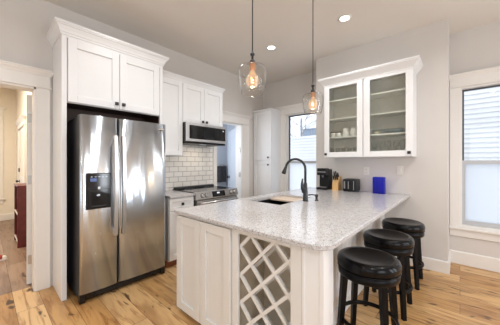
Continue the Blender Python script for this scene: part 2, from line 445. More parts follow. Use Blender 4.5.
# jamb linings
j = MB()
for y0, y1, h in ((HY0, HY1, DH), (KY0, KY1, KH)):
    j.box((XO - 0.01, y0 - 0.001, 0), (XW + 0.01, y0 + 0.018, h)).box((XO - 0.01, y1 - 0.018, 0), (XW + 0.01, y1 + 0.001, h)).box((XO - 0.01, y0, h - 0.018), (XW + 0.01, y1, h + 0.001))
struct('trim_3', j, 'trim_paint')

# windows
def window(num, x0, x1, z0, z1, Y, cas=(1, 1), cw=0.115):
    casing('trim_%d' % (num + 3), F_mY(x0, Y), x1 - x0, z1, cw, 0.115, cas, z0, z0)
    w = x1 - x0; M = F_mY(x0, Y + 0.075)
    d = 0.03; fr = MB(M)
    fr.mat('trim_paint')
    fr.box((0, z0, -0.07), (0.02, z1, 0.075)).box((w - 0.02, z0, -0.07), (w, z1, 0.075)).box((0.02, z1 - 0.02, -0.07), (w - 0.02, z1, 0.075)).box((0.02, z0, -0.07), (w - 0.02, z0 + 0.03, 0.075))
    root = struct('window_%d' % num, fr)
    zm = z0 + (z1 - z0) * 0.465
    s1 = MB(M).mat('window_frame_dark')
    a = 0.022; k = 0.019
    s1.box((a, zm, -0.03), (a + k, z1 - a, -0.005)).box((w - a - k, zm, -0.03), (w - a, z1 - a, -0.005)).box((a + k, z1 - a - k, -0.03), (w - a - k, z1 - a, -0.005))
    s1.mat('window_sash').box((a, zm - 0.02, -0.034), (w - a, zm + 0.022, 0.0))
    MBs = s1.build('upper_sash', None, root)
    MB(M).box((a + k, zm + 0.02, -0.02), (w - a - k, z1 - a - k, -0.016)).build('pane', 'window_glass', MBs)
    s2 = MB(M).mat('window_sash')
    s2.box((a, z0 + 0.086, 0.002), (a + 0.03, zm - 0.026, 0.03)).box((w - a - 0.03, z0 + 0.086, 0.002), (w - a, zm - 0.026, 0.03)).box((a, zm - 0.025, 0.002), (w - a, zm + 0.015, 0.032)).box((a, z0 + 0.032, 0.002), (w - a, z0 + 0.085, 0.03))
    ls = s2.build('lower_sash', None, root)
    MB(M).box((a + 0.03, z0 + 0.085, 0.012), (w - a - 0.03, zm - 0.02, 0.016)).build('pane', 'frosted_film', ls)
window(1, W1[0], W1[1], W1[2], W1[3], YB, (1, 1), 0.2)
window(2, W2[0], W2[1], W2[2], W2[3], YB, (1, 1), 0.105)
# hall window
M = F_X(HX, -0.85)
casing('trim_6', M, 1.01, 2.45, 0.13, 0.13, (1, 1), 0.52, 0.52)
fr = MB(F_X(HX - 0.06, -0.85)); fr.mat('trim_paint')
fr.box((0, 0.52, -0.06), (0.05, 2.45, 0.06)).box((0.96, 0.52, -0.06), (1.01, 2.45, 0.06)).box((0.05, 2.40, -0.06), (0.96, 2.45, 0.06)).box((0.05, 0.52, -0.06), (0.96, 0.57, 0.06)).box((0.05, 1.45, -0.02), (0.96, 1.50, 0.03))
wh = struct('window_3', fr)
MB(F_X(HX - 0.06, -0.85)).box((0.05, 0.57, 0), (0.96, 1.45, 0.004)).box((0.05, 1.5, 0), (0.96, 2.4, 0.004)).build('pane', 'window_glass', wh)

# panelled doors
def panel_door(name, M, w, h, m, rows, cols=2, t=0.04):
    mb = MB(M); st = 0.11; mb.mat(m)
    mb.box((0, 0.008, -t + 0.008), (w, h, -0.008))
    pw = (w - st * (cols + 1)) / cols
    for sgn in (0, 1):
        z0, z1 = ((-0.008, 0.0) if sgn == 0 else (-t, -t + 0.008))
        for c in range(cols + 1): mb.box((c * (pw + st), 0.008, z0), (c * (pw + st) + st, h, z1), 0.002, 1)
        for r0, r1 in rows: 
            for c in range(cols): mb.box((st + c * (pw + st), r0, z0), (st + c * (pw + st) + pw, r1, z1), 0.002, 1)
    return struct(name, mb)
def knob_mb(M, x, y, r=0.026):
    mb = MB(M)
    mb.box((x - 0.028, y - 0.028, 0), (x + 0.028, y + 0.028, 0.008), 0.002, 1)
    mb.tube([(x, y, 0.006), (x, y, 0.03)], 0.011, 10)
    mb.tube([(x, y, 0.028), (x, y, 0.036), (x, y, 0.052), (x, y, 0.06)], r, 14, [r * 0.7, r, r, r * 0.6])
    return mb
ROWS = [(0.008, 0.2), (0.95, 1.08), (1.93, 2.06)]
# closed hall door on the wall Y = HYW, with its casing
casing('trim_7', F_mY(-7.1, HYW), 1.05, 2.06, 0.12, 0.1)
d1 = panel_door('door_1', F_mY(-7.1, HYW - 0.004), 1.05, 2.055, 'trim_paint', ROWS, 2, 0.03)
knob_mb(F_mY(-7.1, HYW - 0.004), 0.07, 0.96).build('door_knob', 'black_matte', d1)
MB(F_mY(-7.1, HYW - 0.004)).box((0.05, 1.16, 0), (0.10, 1.24, 0.02), 0.004, 1).build('dead_bolt', 'black_matte', d1)
# open hall door seen on its hinge edge
ang = math.radians(14)
u = Vector((-math.cos(ang), math.sin(ang), 0)); n = Vector((-math.sin(ang), -math.cos(ang), 0))
Md = Matrix(((u.x, 0, n.x, -3.60), (u.y, 0, n.y, 0.308), (0, 1, 0, 0), (0, 0, 0, 1)))
d2 = panel_door('door_2', Md, 0.56, 2.12, 'trim_paint', ROWS, 2, 0.045)
for zz in (0.28, 1.17, 1.86):
    MB(Md).box((-0.003, zz - 0.05, -0.045), (0.001, zz + 0.05, -0.012)).tube([(-0.006, zz - 0.052, -0.05), (-0.006, zz + 0.052, -0.05)], 0.007, 8).build('hinge', 'satin_nickel', d2)
# laundry door opened into the laundry room
ang = math.radians(30)
u = Vector((-math.cos(ang), math.sin(ang), 0)); n = Vector((-math.sin(ang), -math.cos(ang), 0))
Ml = Matrix(((u.x, 0, n.x, -3.56), (u.y, 0, n.y, 3.545), (0, 1, 0, 0), (0, 0, 0, 1)))
d3 = panel_door('door_3', Ml, 0.70, 2.10, 'laundry_paint', ROWS, 1, 0.04)
knob_mb(Ml, 0.57, 1.02, 0.03).build('door_knob', 'black_matte', d3)
for zz in (0.3, 1.11, 1.62):
    MB().box((-3.44, KY1 - 0.022, zz - 0.05), (-3.40, KY1 - 0.017, zz + 0.05)).tube([(-3.395, KY1 - 0.024, zz - 0.05), (-3.395, KY1 - 0.024, zz + 0.05)], 0.008, 8).build('hinge', 'satin_nickel', d3)

# backsplash
struct('wall_backsplash', MB().box((XW, 1.56, 0.93), (XW + 0.010, 2.757, 1.70)), 'subway_tile')

# ------------------------------------------------------------------ cabinet helpers
def shaker(M, x0, x1, y0, y1, stile=0.062, t=0.022, rec=0.016):
    mb = MB(M)
    mb.box((x0 + 0.01, y0 + 0.01, 0.0), (x1 - 0.01, y1 - 0.01, t - rec))
    mb.box((x0, y0, 0), (x0 + stile, y1, t), 0.0018, 1).box((x1 - stile, y0, 0), (x1, y1, t), 0.0018, 1)
    mb.box((x0 + stile, y0, 0), (x1 - stile, y0 + stile, t), 0.0018, 1).box((x0 + stile, y1 - stile, 0), (x1 - stile, y1, t), 0.0018, 1)
    return mb
def square_knob(M, x, y, t=0.02):
    mb = MB(M)
    mb.tube([(x, y, t - 0.001), (x, y, t + 0.014)], 0.007, 10)
    mb.box((x - 0.0175, y - 0.0175, t + 0.012), (x + 0.0175, y + 0.0175, t + 0.028), 0.002, 1)
    return mb
CR = [(0, -0.015), (0.008, -0.015), (0.010, 0.004), (0.016, 0.008), (0.024, 0.030), (0.042, 0.062), (0.052, 0.068), (0.052, 0.076), (0.060, 0.080), (0.060, 0.100), (0, 0.100)]
def scaled(prof, so, sh): return [(a * so, b * sh) for a, b in prof]

# refrigerator surround: two side panels, a cabinet over the refrigerator, crown
XF = -2.92
t = thing('refrigerator_cabinet', 'tall white two-door cabinet enclosing the steel refrigerator, with crown molding', 'cabinet', (-3.14, 1.03, 0))
MB().box((XW, 0.50, 0), (XF, 0.542, 2.66), 0.002, 1).build('side_panel', 'cabinet_paint', t)
MB().box((XW, 1.518, 0), (XF, 1.556, 2.66), 0.002, 1).build('side_panel', 'cabinet_paint', t)
b = MB(); b.mat('cabinet_paint').box((XW, 0.542, 2.0), (XF - 0.02, 1.518, 2.66))
b.box((XF - 0.05, 0.542, 1.968), (XF - 0.022, 1.518, 2.0))
b.mat('dark_brown_inside').box((XW + 0.001, 0.5425, 1.80), (XW + 0.02, 1.5175, 2.0)).box((XW + 0.02, 0.543, 1.985), (XF - 0.052, 1.517, 1.9995))  # dark brown boards lining the gap over the refrigerator
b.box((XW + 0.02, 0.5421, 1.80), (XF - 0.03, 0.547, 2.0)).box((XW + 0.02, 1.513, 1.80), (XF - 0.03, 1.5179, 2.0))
b.build('cabinet_body', None, t)
M = F_X(XF - 0.019, 0)
d = shaker(M, 0.552, 1.027, 1.975, 2.605, 0.075).build('door', 'cabinet_paint', t); square_knob(M, 0.995, 2.03).build('knob', 'black_matte', d)
d = shaker(M, 1.033, 1.510, 1.975, 2.605, 0.075).build('door', 'cabinet_paint', t); square_knob(M, 1.068, 2.03).build('knob', 'black_matte', d)
MB().box((XF - 0.04, 0.542, 2.605), (XF, 1.518, 2.66)).build('fascia', 'cabinet_paint', t)
cr = MB(); cr.sweep([(o, 2.645 + h) for o, h in CR], [(XW, 0.50), (XF, 0.50), (XF, 1.556), (XW, 1.556)]); cr.build('crown_molding', 'cabinet_paint', t)

# refrigerator
t = thing('refrigerator', 'stainless steel side-by-side refrigerator with black water dispenser', 'refrigerator', (-3.0, 1.035, 0))
FY0, FYM, FY1 = 0.600, 0.940, 1.478
XD = -2.685
b = MB(); b.mat('black_matte').box((-3.33, FY0, 0.045), (-2.80, FY1, 1.815), 0.004, 1)
b.mat('black_matte').box((-2.83, FY0 + 0.02, 1.815), (-2.75, FY0 + 0.10, 1.835), 0.004, 1).box((-2.83, FY1 - 0.10, 1.815), (-2.75, FY1 - 0.02, 1.835), 0.004, 1)
for yy in (FY0 + 0.06, FY1 - 0.06):
    for xx in (-2.86, -3.28): b.tube([(xx, yy, 0.0), (xx, yy, 0.05)], 0.022, 10)
b.build('cabinet_body', None, t)
g = MB(); g.mat('black_gloss').box((-2.80, FY0 + 0.003, 0.018), (-2.735, FY1 - 0.003, 0.095), 0.006, 2)
for k in range(3): g.mat('black_matte').box((-2.736, FY0 + 0.12, 0.034 + k * 0.016), (-2.731, FY1 - 0.12, 0.041 + k * 0.016))
g.mat('black_gloss').box((-2.78, FY0 + 0.001, 0.0), (-2.715, FY0 + 0.05, 0.10), 0.006, 1).box((-2.78, FY1 - 0.05, 0.0), (-2.715, FY1 - 0.001, 0.10), 0.006, 1)
g.build('toe_grille', None, t)
def fridge_door(y0, y1):
    n = 20; d = 0.022; mb = MB(Matrix()); mb.mat('steel')
    w = y1 - y0; pts = []
    for k in range(n + 1):
        q = k / n; e = min(q, 1 - q) * w
        x = XD - d * (2 * q - 1) ** 2 * 0.55
        if e < 0.012: x -= 0.012 - math.sqrt(max(0, 0.012 ** 2 - (0.012 - e) ** 2))
        pts.append((x, y0 + q * w))
    z0, z1 = 0.10, 1.828
    front = [(p, z) for z in (z0, z1) for p in pts]
    lo = [mb.bm.verts.new((p[0], p[1], z0)) for p in pts]; hi = [mb.bm.verts.new((p[0], p[1], z1)) for p in pts]
    bl = [mb.bm.verts.new((-2.798, y, z0)) for y in (y0, y1)]; bh = [mb.bm.verts.new((-2.798, y, z1)) for y in (y0, y1)]
    F = mb.bm.faces.new; fs = []
    for k in range(n):
        f = F([lo[k], lo[k + 1], hi[k + 1], hi[k]]); f.smooth = True; fs.append(f)
    fs.append(F(hi + [bh[1], bh[0]])); fs.append(F(list(reversed(lo)) + [bl[0], bl[1]])); fs.append(F([bl[0], bh[0], bh[1], bl[1]]))
    mb._fin(fs); mb.mat('black_matte')
    s2 = [F([bl[0], lo[0], hi[0], bh[0]]), F([lo[-1], bl[1], bh[1], hi[-1]])]; mb._fin(s2)
    return mb
d_l = fridge_door(FY0, FYM - 0.003).build('freezer_door', None, t)
d_r = fridge_door(FYM + 0.003, FY1).build('refrigerator_door', None, t)
def handle(y, p):
    mb = MB(); mb.mat('steel_plain')
    pts = []
    for k in range(13):
        q = k / 12; pts.append((XD + 0.030 + 0.026 * math.sin(PI * q), y, 0.618 + q * 1.022))
    out = [(p[0] + 0.010, p[2]) for p in pts] + [(p[0] - 0.008, p[2]) for p in reversed(pts)]
    mb.M = Matrix(((1, 0, 0, 0), (0, 0, 1, y - 0.016), (0, 1, 0, 0), (0, 0, 0, 1)))
    mb.prism(out, 0.032); mb.M = Matrix()
    for z in (0.640, 1.615): mb.box((XD - 0.012, y - 0.013, z - 0.03), (XD + 0.040, y + 0.013, z + 0.03), 0.006, 2)
    mb.build('door_handle', None, p)
handle(FYM - 0.040, d_l); handle(FYM + 0.036, d_r)
dp = MB(F_X(XD, 0)); dp.mat('black_gloss').box((0.645, 0.905, -0.03), (0.865, 1.262, 0.006), 0.008, 2)
dp.mat('black_gloss').box((0.668, 0.925, 0.004), (0.842, 1.10, 0.008), 0.003, 1)
dp.mat('display_blue').box((0.680, 1.178, 0.0062), (0.735, 1.210, 0.0068))
dp.mat('display_white')
for k in range(5): dp.box((0.685 + k * 0.032, 1.222, 0.0062), (0.700 + k * 0.032, 1.226, 0.0070))
for k, hgt in enumerate((0.012, 0.018, 0.016)): dp.box((0.735 + k * 0.010, 1.035, 0.0085), (0.741 + k * 0.010, 1.035 + hgt, 0.0092))
dp.mat('steel_plain').box((0.745, 1.10, 0.004), (0.765, 1.125, 0.012), 0.002, 1)
dp.mat('black_plastic').box((0.690, 0.925, 0.006), (0.822, 0.938, 0.016), 0.003, 1)
dp.build('water_dispenser', None, d_l)
MB(F_X(XD, 0)).box((1.385, 1.755, -0.012), (1.445, 1.763, 0.002)).build('badge', 'satin_nickel', d_r)

# wall cabinets right of the refrigerator
XU = -3.04
t = thing('upper_cabinet', 'narrow tall white upper cabinet between refrigerator and microwave', 'cabinet', (-3.2, 1.745, 1.465))
MB().box((XW, 1.558, 1.465), (XU - 0.02, 1.932, 2.56), 0.001, 1).build('cabinet_body', 'cabinet_paint', t)
M = F_X(XU - 0.02, 0)
shaker(M, 1.562, 1.928, 1.468, 2.535, 0.066).build('door', 'cabinet_paint', t)
MB().sweep([(o, 2.55 + h) for o, h in scaled(CR, 0.7, 0.75)], [(XU - 0.02, 1.558), (XU - 0.02, 1.932)]).build('crown_molding', 'cabinet_paint', t)
t = thing('upper_cabinet', 'white two-door upper cabinet directly above the microwave', 'cabinet', (-3.2, 2.32, 1.958))
MB().box((XW, 1.933, 1.958), (XU - 0.02, 2.712, 2.56), 0.001, 1).build('cabinet_body', 'cabinet_paint', t)
d = shaker(M, 1.937, 2.320, 1.962, 2.535, 0.066).build('door', 'cabinet_paint', t); square_knob(M, 2.286, 2.0).build('knob', 'black_matte', d)
d = shaker(M, 2.325, 2.708, 1.962, 2.535, 0.066).build('door', 'cabinet_paint', t); square_knob(M, 2.36, 2.0).build('knob', 'black_matte', d)
MB().sweep([(o, 2.55 + h) for o, h in scaled(CR, 0.7, 0.75)], [(XU - 0.02, 1.933), (XU - 0.02, 2.712), (XW, 2.712)]).build('crown_molding', 'cabinet_paint', t)

# microwave
t = thing('microwave', 'stainless low-profile microwave with black glass door over the range', 'microwave', (-3.15, 2.32, 1.655))
MB().box((XW, 1.937, 1.662), (-2.975, 2.708, 1.955), 0.003, 1).build('microwave_body', 'black_matte', t)
M = F_X(-2.975, 0)
dr = MB(M); dr.mat('steel_plain').box((1.937, 1.675, 0), (2.708, 1.953, 0.026), 0.004, 2)
d = dr.build('door', None, t)
gl = MB(M); gl.mat('black_gloss').box((1.985, 1.715, 0.024), (2.690, 1.915, 0.030), 0.004, 1)
gl.mat('black_plastic').box((2.24, 1.735, 0.029), (2.46, 1.895, 0.0308), 0.002, 1)
gl.mat('display_white').box((2.63, 1.868, 0.030), (2.648, 1.886, 0.0312))
gl.build('glass_panel', None, d)
b = MB(); b.mat('black_plastic').box((-3.33, 1.945, 1.645), (-2.96, 2.70, 1.664), 0.003, 1)
b.mat('display_white').box((-3.10, 2.27, 1.642), (-3.05, 2.37, 1.6455)); b.build('vent_base', None, t)
ul = bpy.data.lights.new('microwave_task_light', 'AREA'); ul.size = 0.12; ul.energy = 1.6; ul.color = (1.0, 0.84, 0.66)
ulo = bpy.data.objects.new('microwave_task_light', ul); C.objects.link(ulo); ulo.location = (-3.10, 2.32, 1.636)

# base cabinet and left worktop
XB = -2.78
t = thing('base_cabinet', 'white base cabinet with one drawer between refrigerator and range', 'cabinet', (-3.07, 1.745, 0))
MB().box((XW, 1.558, 0.09), (XB, 1.930, 0.905), 0.001, 1).build('cabinet_body', 'cabinet_paint', t)
MB().box((XW, 1.56, 0), (XB - 0.06, 1.928, 0.09)).build('toe_kick', 'toe_kick_paint', t)
M = F_X(XB, 0)
d = shaker(M, 1.562, 1.926, 0.735, 0.895, 0.045).build('drawer', 'cabinet_paint', t); square_knob(M, 1.744, 0.815).build('knob', 'black_matte', d)
d = shaker(M, 1.562, 1.926, 0.105, 0.725, 0.062).build('door', 'cabinet_paint', t); square_knob(M, 1.90, 0.67).build('knob', 'black_matte', d)
tag(MB().box((XW + 0.011, 1.558, 0.905), (-2.735, 1.932, 0.935), 0.005, 2).build('countertop', 'granite'), 'short speckled grey granite worktop beside the range', 'countertop')

# range
t = thing('range', 'stainless slide-in range with black glass cooktop and four knobs', 'stove', (-3.05, 2.345, 0))
b = MB(); b.mat('black_matte').box((-3.34, 1.936, 0.05), (-2.765, 2.755, 0.925), 0.003, 1)
for yy in (1.99, 2.70):
    for xx in (-3.28, -2.83): b.tube([(xx, yy, 0), (xx, yy, 0.055)], 0.018, 8)
b.build('range_body', None, t)
c = MB(); c.mat('black_gloss').box((-3.345, 1.936, 0.925), (-2.745, 2.755, 0.944), 0.004, 1)
c.mat('black_matte').box((-3.352, 1.96, 0.94), (-3.29, 2.73, 0.972), 0.006, 1)
c.mat('chrome_grey')
for (cx, cy, r) in ((-2.90, 2.13, 0.10), (-2.90, 2.55, 0.08), (-3.16, 2.13, 0.075), (-3.16, 2.55, 0.10)):
    c.tube([(cx + r * math.cos(a * PI / 18), cy + r * math.sin(a * PI / 18), 0.9443) for a in range(36)], 0.0011, 4, closed=True)
c.build('cooktop', None, t)
pnl = MB(Matrix()); pnl.mat('steel_plain')
pnl.M = frame((0, 1.936, 0), (0, 1, 0), (1, 0, 0))
M = Matrix(((1, 0, 0, 0), (0, 0, 1, 1.936), (0, 1, 0, 0), (0, 0, 0, 1)))
pp = MB(M); pp.mat('range_steel').prism([(-2.775, 0.838), (-2.712, 0.838), (-2.708, 0.845), (-2.735, 0.945), (-2.775, 0.945)], 0.819)
pnl2 = pp.build('control_panel', None, t)
tilt = math.atan2(0.03, 0.125)
nx, nz = math.cos(tilt), math.sin(tilt)
Mp = Matrix(((0, -nz, nx, -2.72), (1, 0, 0, 0), (0, nx, nz, 0.893), (0, 0, 0, 1)))
for yy in (2.045, 2.115, 2.60, 2.67):
    k = MB(Mp); k.mat('black_plastic').tube([(yy, 0, -0.002), (yy, 0, 0.003)], 0.031, 18); k.mat('steel_plain').tube([(yy, 0, -0.004), (yy, 0, 0.004), (yy, 0, 0.026), (yy, 0, 0.03)], 0.022, 16, [0.026, 0.026, 0.021, 0.018])  # black base ring stands in for the shadow around the knob
    k.mat('black_plastic').box((yy - 0.002, 0, 0.029), (yy + 0.002, 0.018, 0.0315)); k.build('knob', None, pnl2)
k = MB(Mp); k.mat('black_gloss').box((2.225, -0.040, -0.004), (2.475, 0.044, 0.003), 0.003, 1); k.mat('display_white').box((2.315, 0.006, 0.003), (2.365, 0.028, 0.0036)); k.build('display', None, pnl2)
o = MB(F_X(-2.765, 0)); o.mat('range_steel').box((1.955, 0.21, 0), (2.737, 0.828, 0.05), 0.004, 2)
o.mat('black_gloss').box((2.03, 0.30, 0.048), (2.66, 0.62, 0.053), 0.004, 1)
od = o.build('oven_door', None, t)
h = MB(F_X(-2.715, 0)); h.mat('steel_plain').tube([(1.985, 0.792, 0.042), (2.707, 0.792, 0.042)], 0.015, 12)
for yy in (2.01, 2.68): h.box((yy - 0.012, 0.780, -0.002), (yy + 0.012, 0.804, 0.042), 0.003, 1)
h.build('oven_handle', None, od)
MB(F_X(-2.765, 0)).box((1.955, 0.055, 0), (2.737, 0.195, 0.045), 0.004, 2).build('storage_drawer', 'steel_plain', t)

# pantry in the corner
t = thing('pantry_cabinet', 'tall white pantry cabinet in the corner left of the sink window', 'cabinet', (-3.12, 4.06, 0))
XP0, XP1, YPF = -3.368, -2.88, 3.905
MB().box((XP0, YPF, 0.0), (XP1, YB - 0.001, 2.45), 0.001, 1).build('cabinet_body', 'cabinet_paint', t)
MB().box((XP0, YPF - 0.026, 2.44), (XP1 + 0.006, YB - 0.001, 2.475), 0.003, 1).build('top_board', 'cabinet_paint', t)
M = F_mY(0, YPF)
d = shaker(M, XP0 + 0.02, XP1 - 0.004, 1.406, 2.43, 0.066).build('door', 'cabinet_paint', t); square_knob(M, XP1 - 0.068, 1.465).build('knob', 'black_matte', d)
d = shaker(M, XP0 + 0.02, XP1 - 0.004, 0.10, 1.388, 0.066).build('door', 'cabinet_paint', t); square_knob(M, XP1 - 0.068, 1.315).build('knob', 'black_matte', d)

# ------------------------------------------------------------------ peninsula
PF = 1.185                      # door plane
CX0, CX1, CY0, CZ0, CZ1 = -1.955, -0.50, 1.145, 0.905, 0.936
t = thing('peninsula_cabinet', 'cream two-door end cabinet under the left granite corner', 'cabinet', (-1.58, 1.48, 0))
MB().box((-1.935, PF + 0.005, 0.055), (-1.228, 1.78, CZ0), 0.001, 1).build('cabinet_body', 'island_paint', t)
MB().box((-1.865, PF + 0.07, 0), (-1.23, 1.78, 0.055)).build('toe_kick', 'island_paint', t)
M = F_mY(0, PF + 0.005)
shaker(M, -1.940, -1.593, 0.050, 0.885, 0.07).build('door', 'island_paint', t)
shaker(M, -1.587, -1.234, 0.050, 0.885, 0.07).build('door', 'island_paint', t)
# wine rack
t = thing('wine_rack', 'cream wine rack with diagonal lattice built into the peninsula end', 'wine rack', (-0.93, 1.48, 0))
RX0, RX1 = -1.226, -0.664
LX0, LX1, LZ0, LZ1 = -1.170, -0.738, 0.13, 0.87
b = MB(); b.mat('island_paint')
b.box((RX0, PF + 0.02, 0.0), (RX0 + 0.018, 1.56, CZ0)).box((RX1 - 0.018, PF + 0.02, 0), (RX1, 1.56, CZ0)).box((RX0, 1.545, 0), (RX1, 1.56, CZ0))
b.mat('rack_inside').box((RX0 + 0.0181, PF + 0.03, 0.08), (RX0 + 0.02, 1.545, CZ0 - 0.02)).box((RX1 - 0.02, PF + 0.03, 0.08), (RX1 - 0.0181, 1.545, CZ0 - 0.02)).box((RX0 + 0.02, 1.53, 0.08), (RX1 - 0.02, 1.545, CZ0 - 0.02))
b.mat('island_paint').box((RX0 + 0.018, PF + 0.02, CZ0 - 0.02), (RX1 - 0.018, 1.545, CZ0)).box((RX0 + 0.018, PF + 0.02, 0.06), (RX1 - 0.018, 1.545, 0.08))
b.build('rack_box', None, t)
M = F_mY(0, PF + 0.02)
f = MB(M)
f.box((RX0, 0.0, 0), (LX0, CZ0, 0.022), 0.002, 1).box((LX1, 0.0, 0), (RX1, CZ0, 0.022), 0.002, 1).box((LX0, LZ1, 0), (LX1, CZ0, 0.022)).box((LX0, 0, 0), (LX1, LZ0, 0.022))
f.build('face_frame', 'island_paint', t)
def clip_diag(x0, x1, z0, z1, c, sgn):
    """segment of z = sgn*x + c inside the rectangle"""
    pts = []
    xa, xb = x0, x1
    za, zb = sgn * xa + c, sgn * xb + c
    def cut(xa, xb):
        lo, hi = xa, xb
        for lim, keep_above in ((z0, True), (z1, False)):
            xl = (lim - c) / sgn
            above_right = sgn > 0
            if keep_above == above_right: lo = max(lo, xl)
            else: hi = min(hi, xl)
        return lo, hi
    lo, hi = cut(xa, xb)
    return (lo, sgn * lo + c, hi, sgn * hi + c) if hi - lo > 0.004 else None
def lattice(yf, depth, wd, nm):
    for sgn in (1, -1):
        for k in range(-12, 24):
            c0 = (0.767 - sgn * LX0) + (k - 6) * 0.2
            seg = clip_diag(LX0 - 0.012, LX1 + 0.012, LZ0 - 0.012, LZ1 + 0.012, c0, sgn)
            if not seg: continue
            xa, za, xb, zb = seg
            L = math.hypot(xb - xa, zb - za); a = math.atan2(zb - za, xb - xa)
            R = Matrix(((math.cos(a), -math.sin(a), 0, xa), (0, 0, -1, yf), (math.sin(a), math.cos(a), 0, za), (0, 0, 0, 1)))
            off = 0.0 if sgn > 0 else 0.0006
            MB(R).box((0, -wd / 2, -depth - off), (L, wd / 2, -off)).build(nm, 'island_paint', t)
lattice(PF + 0.0225, 0.018, 0.022, 'lattice_bar')
lattice(PF + 0.17, 0.016, 0.022, 'rear_lattice_bar')
# seating-side back and end panel
t = thing('beadboard_wainscot', 'white panelled peninsula back and end post behind the bar stools', 'panel', (-0.72, 2.5, 0))
p = MB(); p.box((-0.660, PF + 0.0, 0), (-0.537, PF + 0.060, CZ0), 0.002, 1)
p.box((-0.662, PF - 0.004, 0), (-0.644, PF + 0.02, CZ0), 0.002, 1).box((-0.557, PF - 0.004, 0), (-0.533, PF + 0.064, CZ0), 0.002, 1)
p.build('end_post', 'cabinet_paint', t)
p = MB(); p.box((-0.820, 1.565, 0), (-0.798, YP - 0.001, CZ0))
y = 1.57
while y < YP - 0.08:
    p.box((-0.80, y, 0.13), (-0.786, min(y + 0.085, YP - 0.002), CZ0 - 0.001), 0.003, 1); y += 0.0885
p.box((-0.80, 1.57, 0), (-0.780, YP - 0.002, 0.13), 0.004, 1)
p.build('beadboard', 'cabinet_paint', t)
p = MB(); p.box((-0.798, 1.565, 0), (-0.646, 1.580, CZ0)).box((-0.650, PF + 0.061, 0), (-0.640, 1.565, CZ0)); p.build('return_board', 'cabinet_paint', t)
# sink run facing the range
t = thing('sink_cabinet', 'white sink base cabinets facing the range under the granite worktop', 'cabinet', (-1.4, 2.8, 0))
b = MB(); b.box((-1.925, 1.785, 0.1), (-1.905, YP - 0.002, CZ0)).box((-1.905, 1.785, 0.1), (-0.822, 1.80, CZ0)).box((-1.905, YP - 0.02, 0.1), (-0.822, YP - 0.002, CZ0)).box((-1.905, 1.80, 0.1), (-0.822, YP - 0.02, 0.12)).box((-0.84, 1.80, 0.12), (-0.822, YP - 0.02, CZ0))
b.box((-1.86, 1.785, 0), (-0.822, YP - 0.002, 0.1)); b.build('cabinet_body', 'island_paint', t)
M = F_mX(-1.925, 0)
for k in range(4):
    a = -(1.79 + k * 0.494 + 0.49); shaker(M, a, a + 0.486, 0.105, 0.885, 0.065).build('door', 'island_paint', t)
# worktop with a rounded seating corner and a sink cut-out
SX0, SX1, SY0, SY1 = -1.79, -1.355, 1.985, 2.66
def worktop():
    mb = MB(); bm = mb.bm
    r = 0.11; out = [(CX0, CY0 + 0.012), (CX0 + 0.012, CY0)]
    for k in range(9):
        a = -PI / 2 + k / 8 * PI / 2
        out.append((CX1 - r + r * math.cos(a), CY0 + r + r * math.sin(a)))
    out += [(CX1, SY0), (CX1, SY1), (CX1, YP - 0.001), (CX0, YP - 0.001), (CX0, SY1), (CX0, SY0)]
    hole = [(SX0, SY0), (SX1, SY0), (SX1, SY1), (SX0, SY1)]
    def ring(pts, z): return [bm.verts.new((x, y, z)) for x, y in pts]
    ch = 0.006
    def inset(pts, d):
        n = len(pts); res = []
        for i in range(n):
            p0, p1, p2 = Vector(pts[i - 1]), Vector(pts[i]), Vector(pts[(i + 1) % n])
            d0 = (p1 - p0).normalized(); d1 = (p2 - p1).normalized()
            n0 = Vector((-d0.y, d0.x)); n1 = Vector((-d1.y, d1.x)); m = n0 + n1
            m = m / m.length_squared * 2
            res.append(tuple(p1 + m * d))
        return res
    top = ring(inset(out, ch), CZ1); s1 = ring(out, CZ1 - ch); s0 = ring(out, CZ0 + 0.003); bot = ring(inset(out, 0.003), CZ0)
    ht = ring(hole, CZ1); hb = ring(hole, CZ0)
    n = len(out)
    for a, b in ((bot, s0), (s0, s1), (s1, top)):
        for k in range(n): bm.faces.new([a[k], a[(k + 1) % n], b[(k + 1) % n], b[k]])
    for k in range(4): bm.faces.new([ht[k], ht[(k + 1) % 4], hb[(k + 1) % 4], hb[k]])
    for a, h in ((top, ht), (bot, hb)):           # outline order: front edge ..., right low, right high, back right, back left, left high, left low
        iRL, iRH, iLH, iLL = out.index((CX1, SY0)), out.index((CX1, SY1)), out.index((CX0, SY1)), out.index((CX0, SY0))
        bm.faces.new(a[:iRL + 1] + [h[1], h[0]] + [a[iLL]])
        bm.faces.new([a[iRL], a[iRH], h[2], h[1]])
        bm.faces.new([a[iRH]] + a[iRH + 1:iLH] + [a[iLH], h[3], h[2]])
        bm.faces.new([a[iLH], a[iLL], h[0], h[3]])
    return mb
tag(worktop().build('countertop', 'granite'), 'large speckled grey granite peninsula worktop with rounded corner and sink', 'countertop')
# sink, board, faucet, soap pump
t = thing('sink', 'black undermount sink set into the granite peninsula', 'sink', (-1.57, 2.32, 0.7))
b = MB(); zz = 0.72; q = 0.012
b.box((SX0 - q, SY0 - q, zz), (SX1 + q, SY1 + q, zz + 0.012)).box((SX0 - q, SY0 - q, zz), (SX0, SY1 + q, CZ0 - 0.0005)).box((SX1, SY0 - q, zz), (SX1 + q, SY1 + q, CZ0 - 0.0005)).box((SX0, SY0 - q, zz), (SX1, SY0, CZ0 - 0.0005)).box((SX0, SY1, zz), (SX1, SY1 + q, CZ0 - 0.0005))
b.build('basin', 'black_plastic', t)
MB().lathe([(0, 0.0), (0.045, 0.0), (0.045, 0.004), (0.03, 0.002), (0, 0.002)], (-1.57, 2.2, zz + 0.0121), 20).build('drain', 'steel_plain', t)
tag(MB().box((SX0 + 0.002, 2.40, 0.890), (SX1 - 0.002, SY1 - 0.004, 0.910), 0.004, 2).build('cutting_board', 'board_wood'), 'pale wooden board lying across the far half of the sink', 'cutting board')
FXp, FYp = -1.285, 2.37
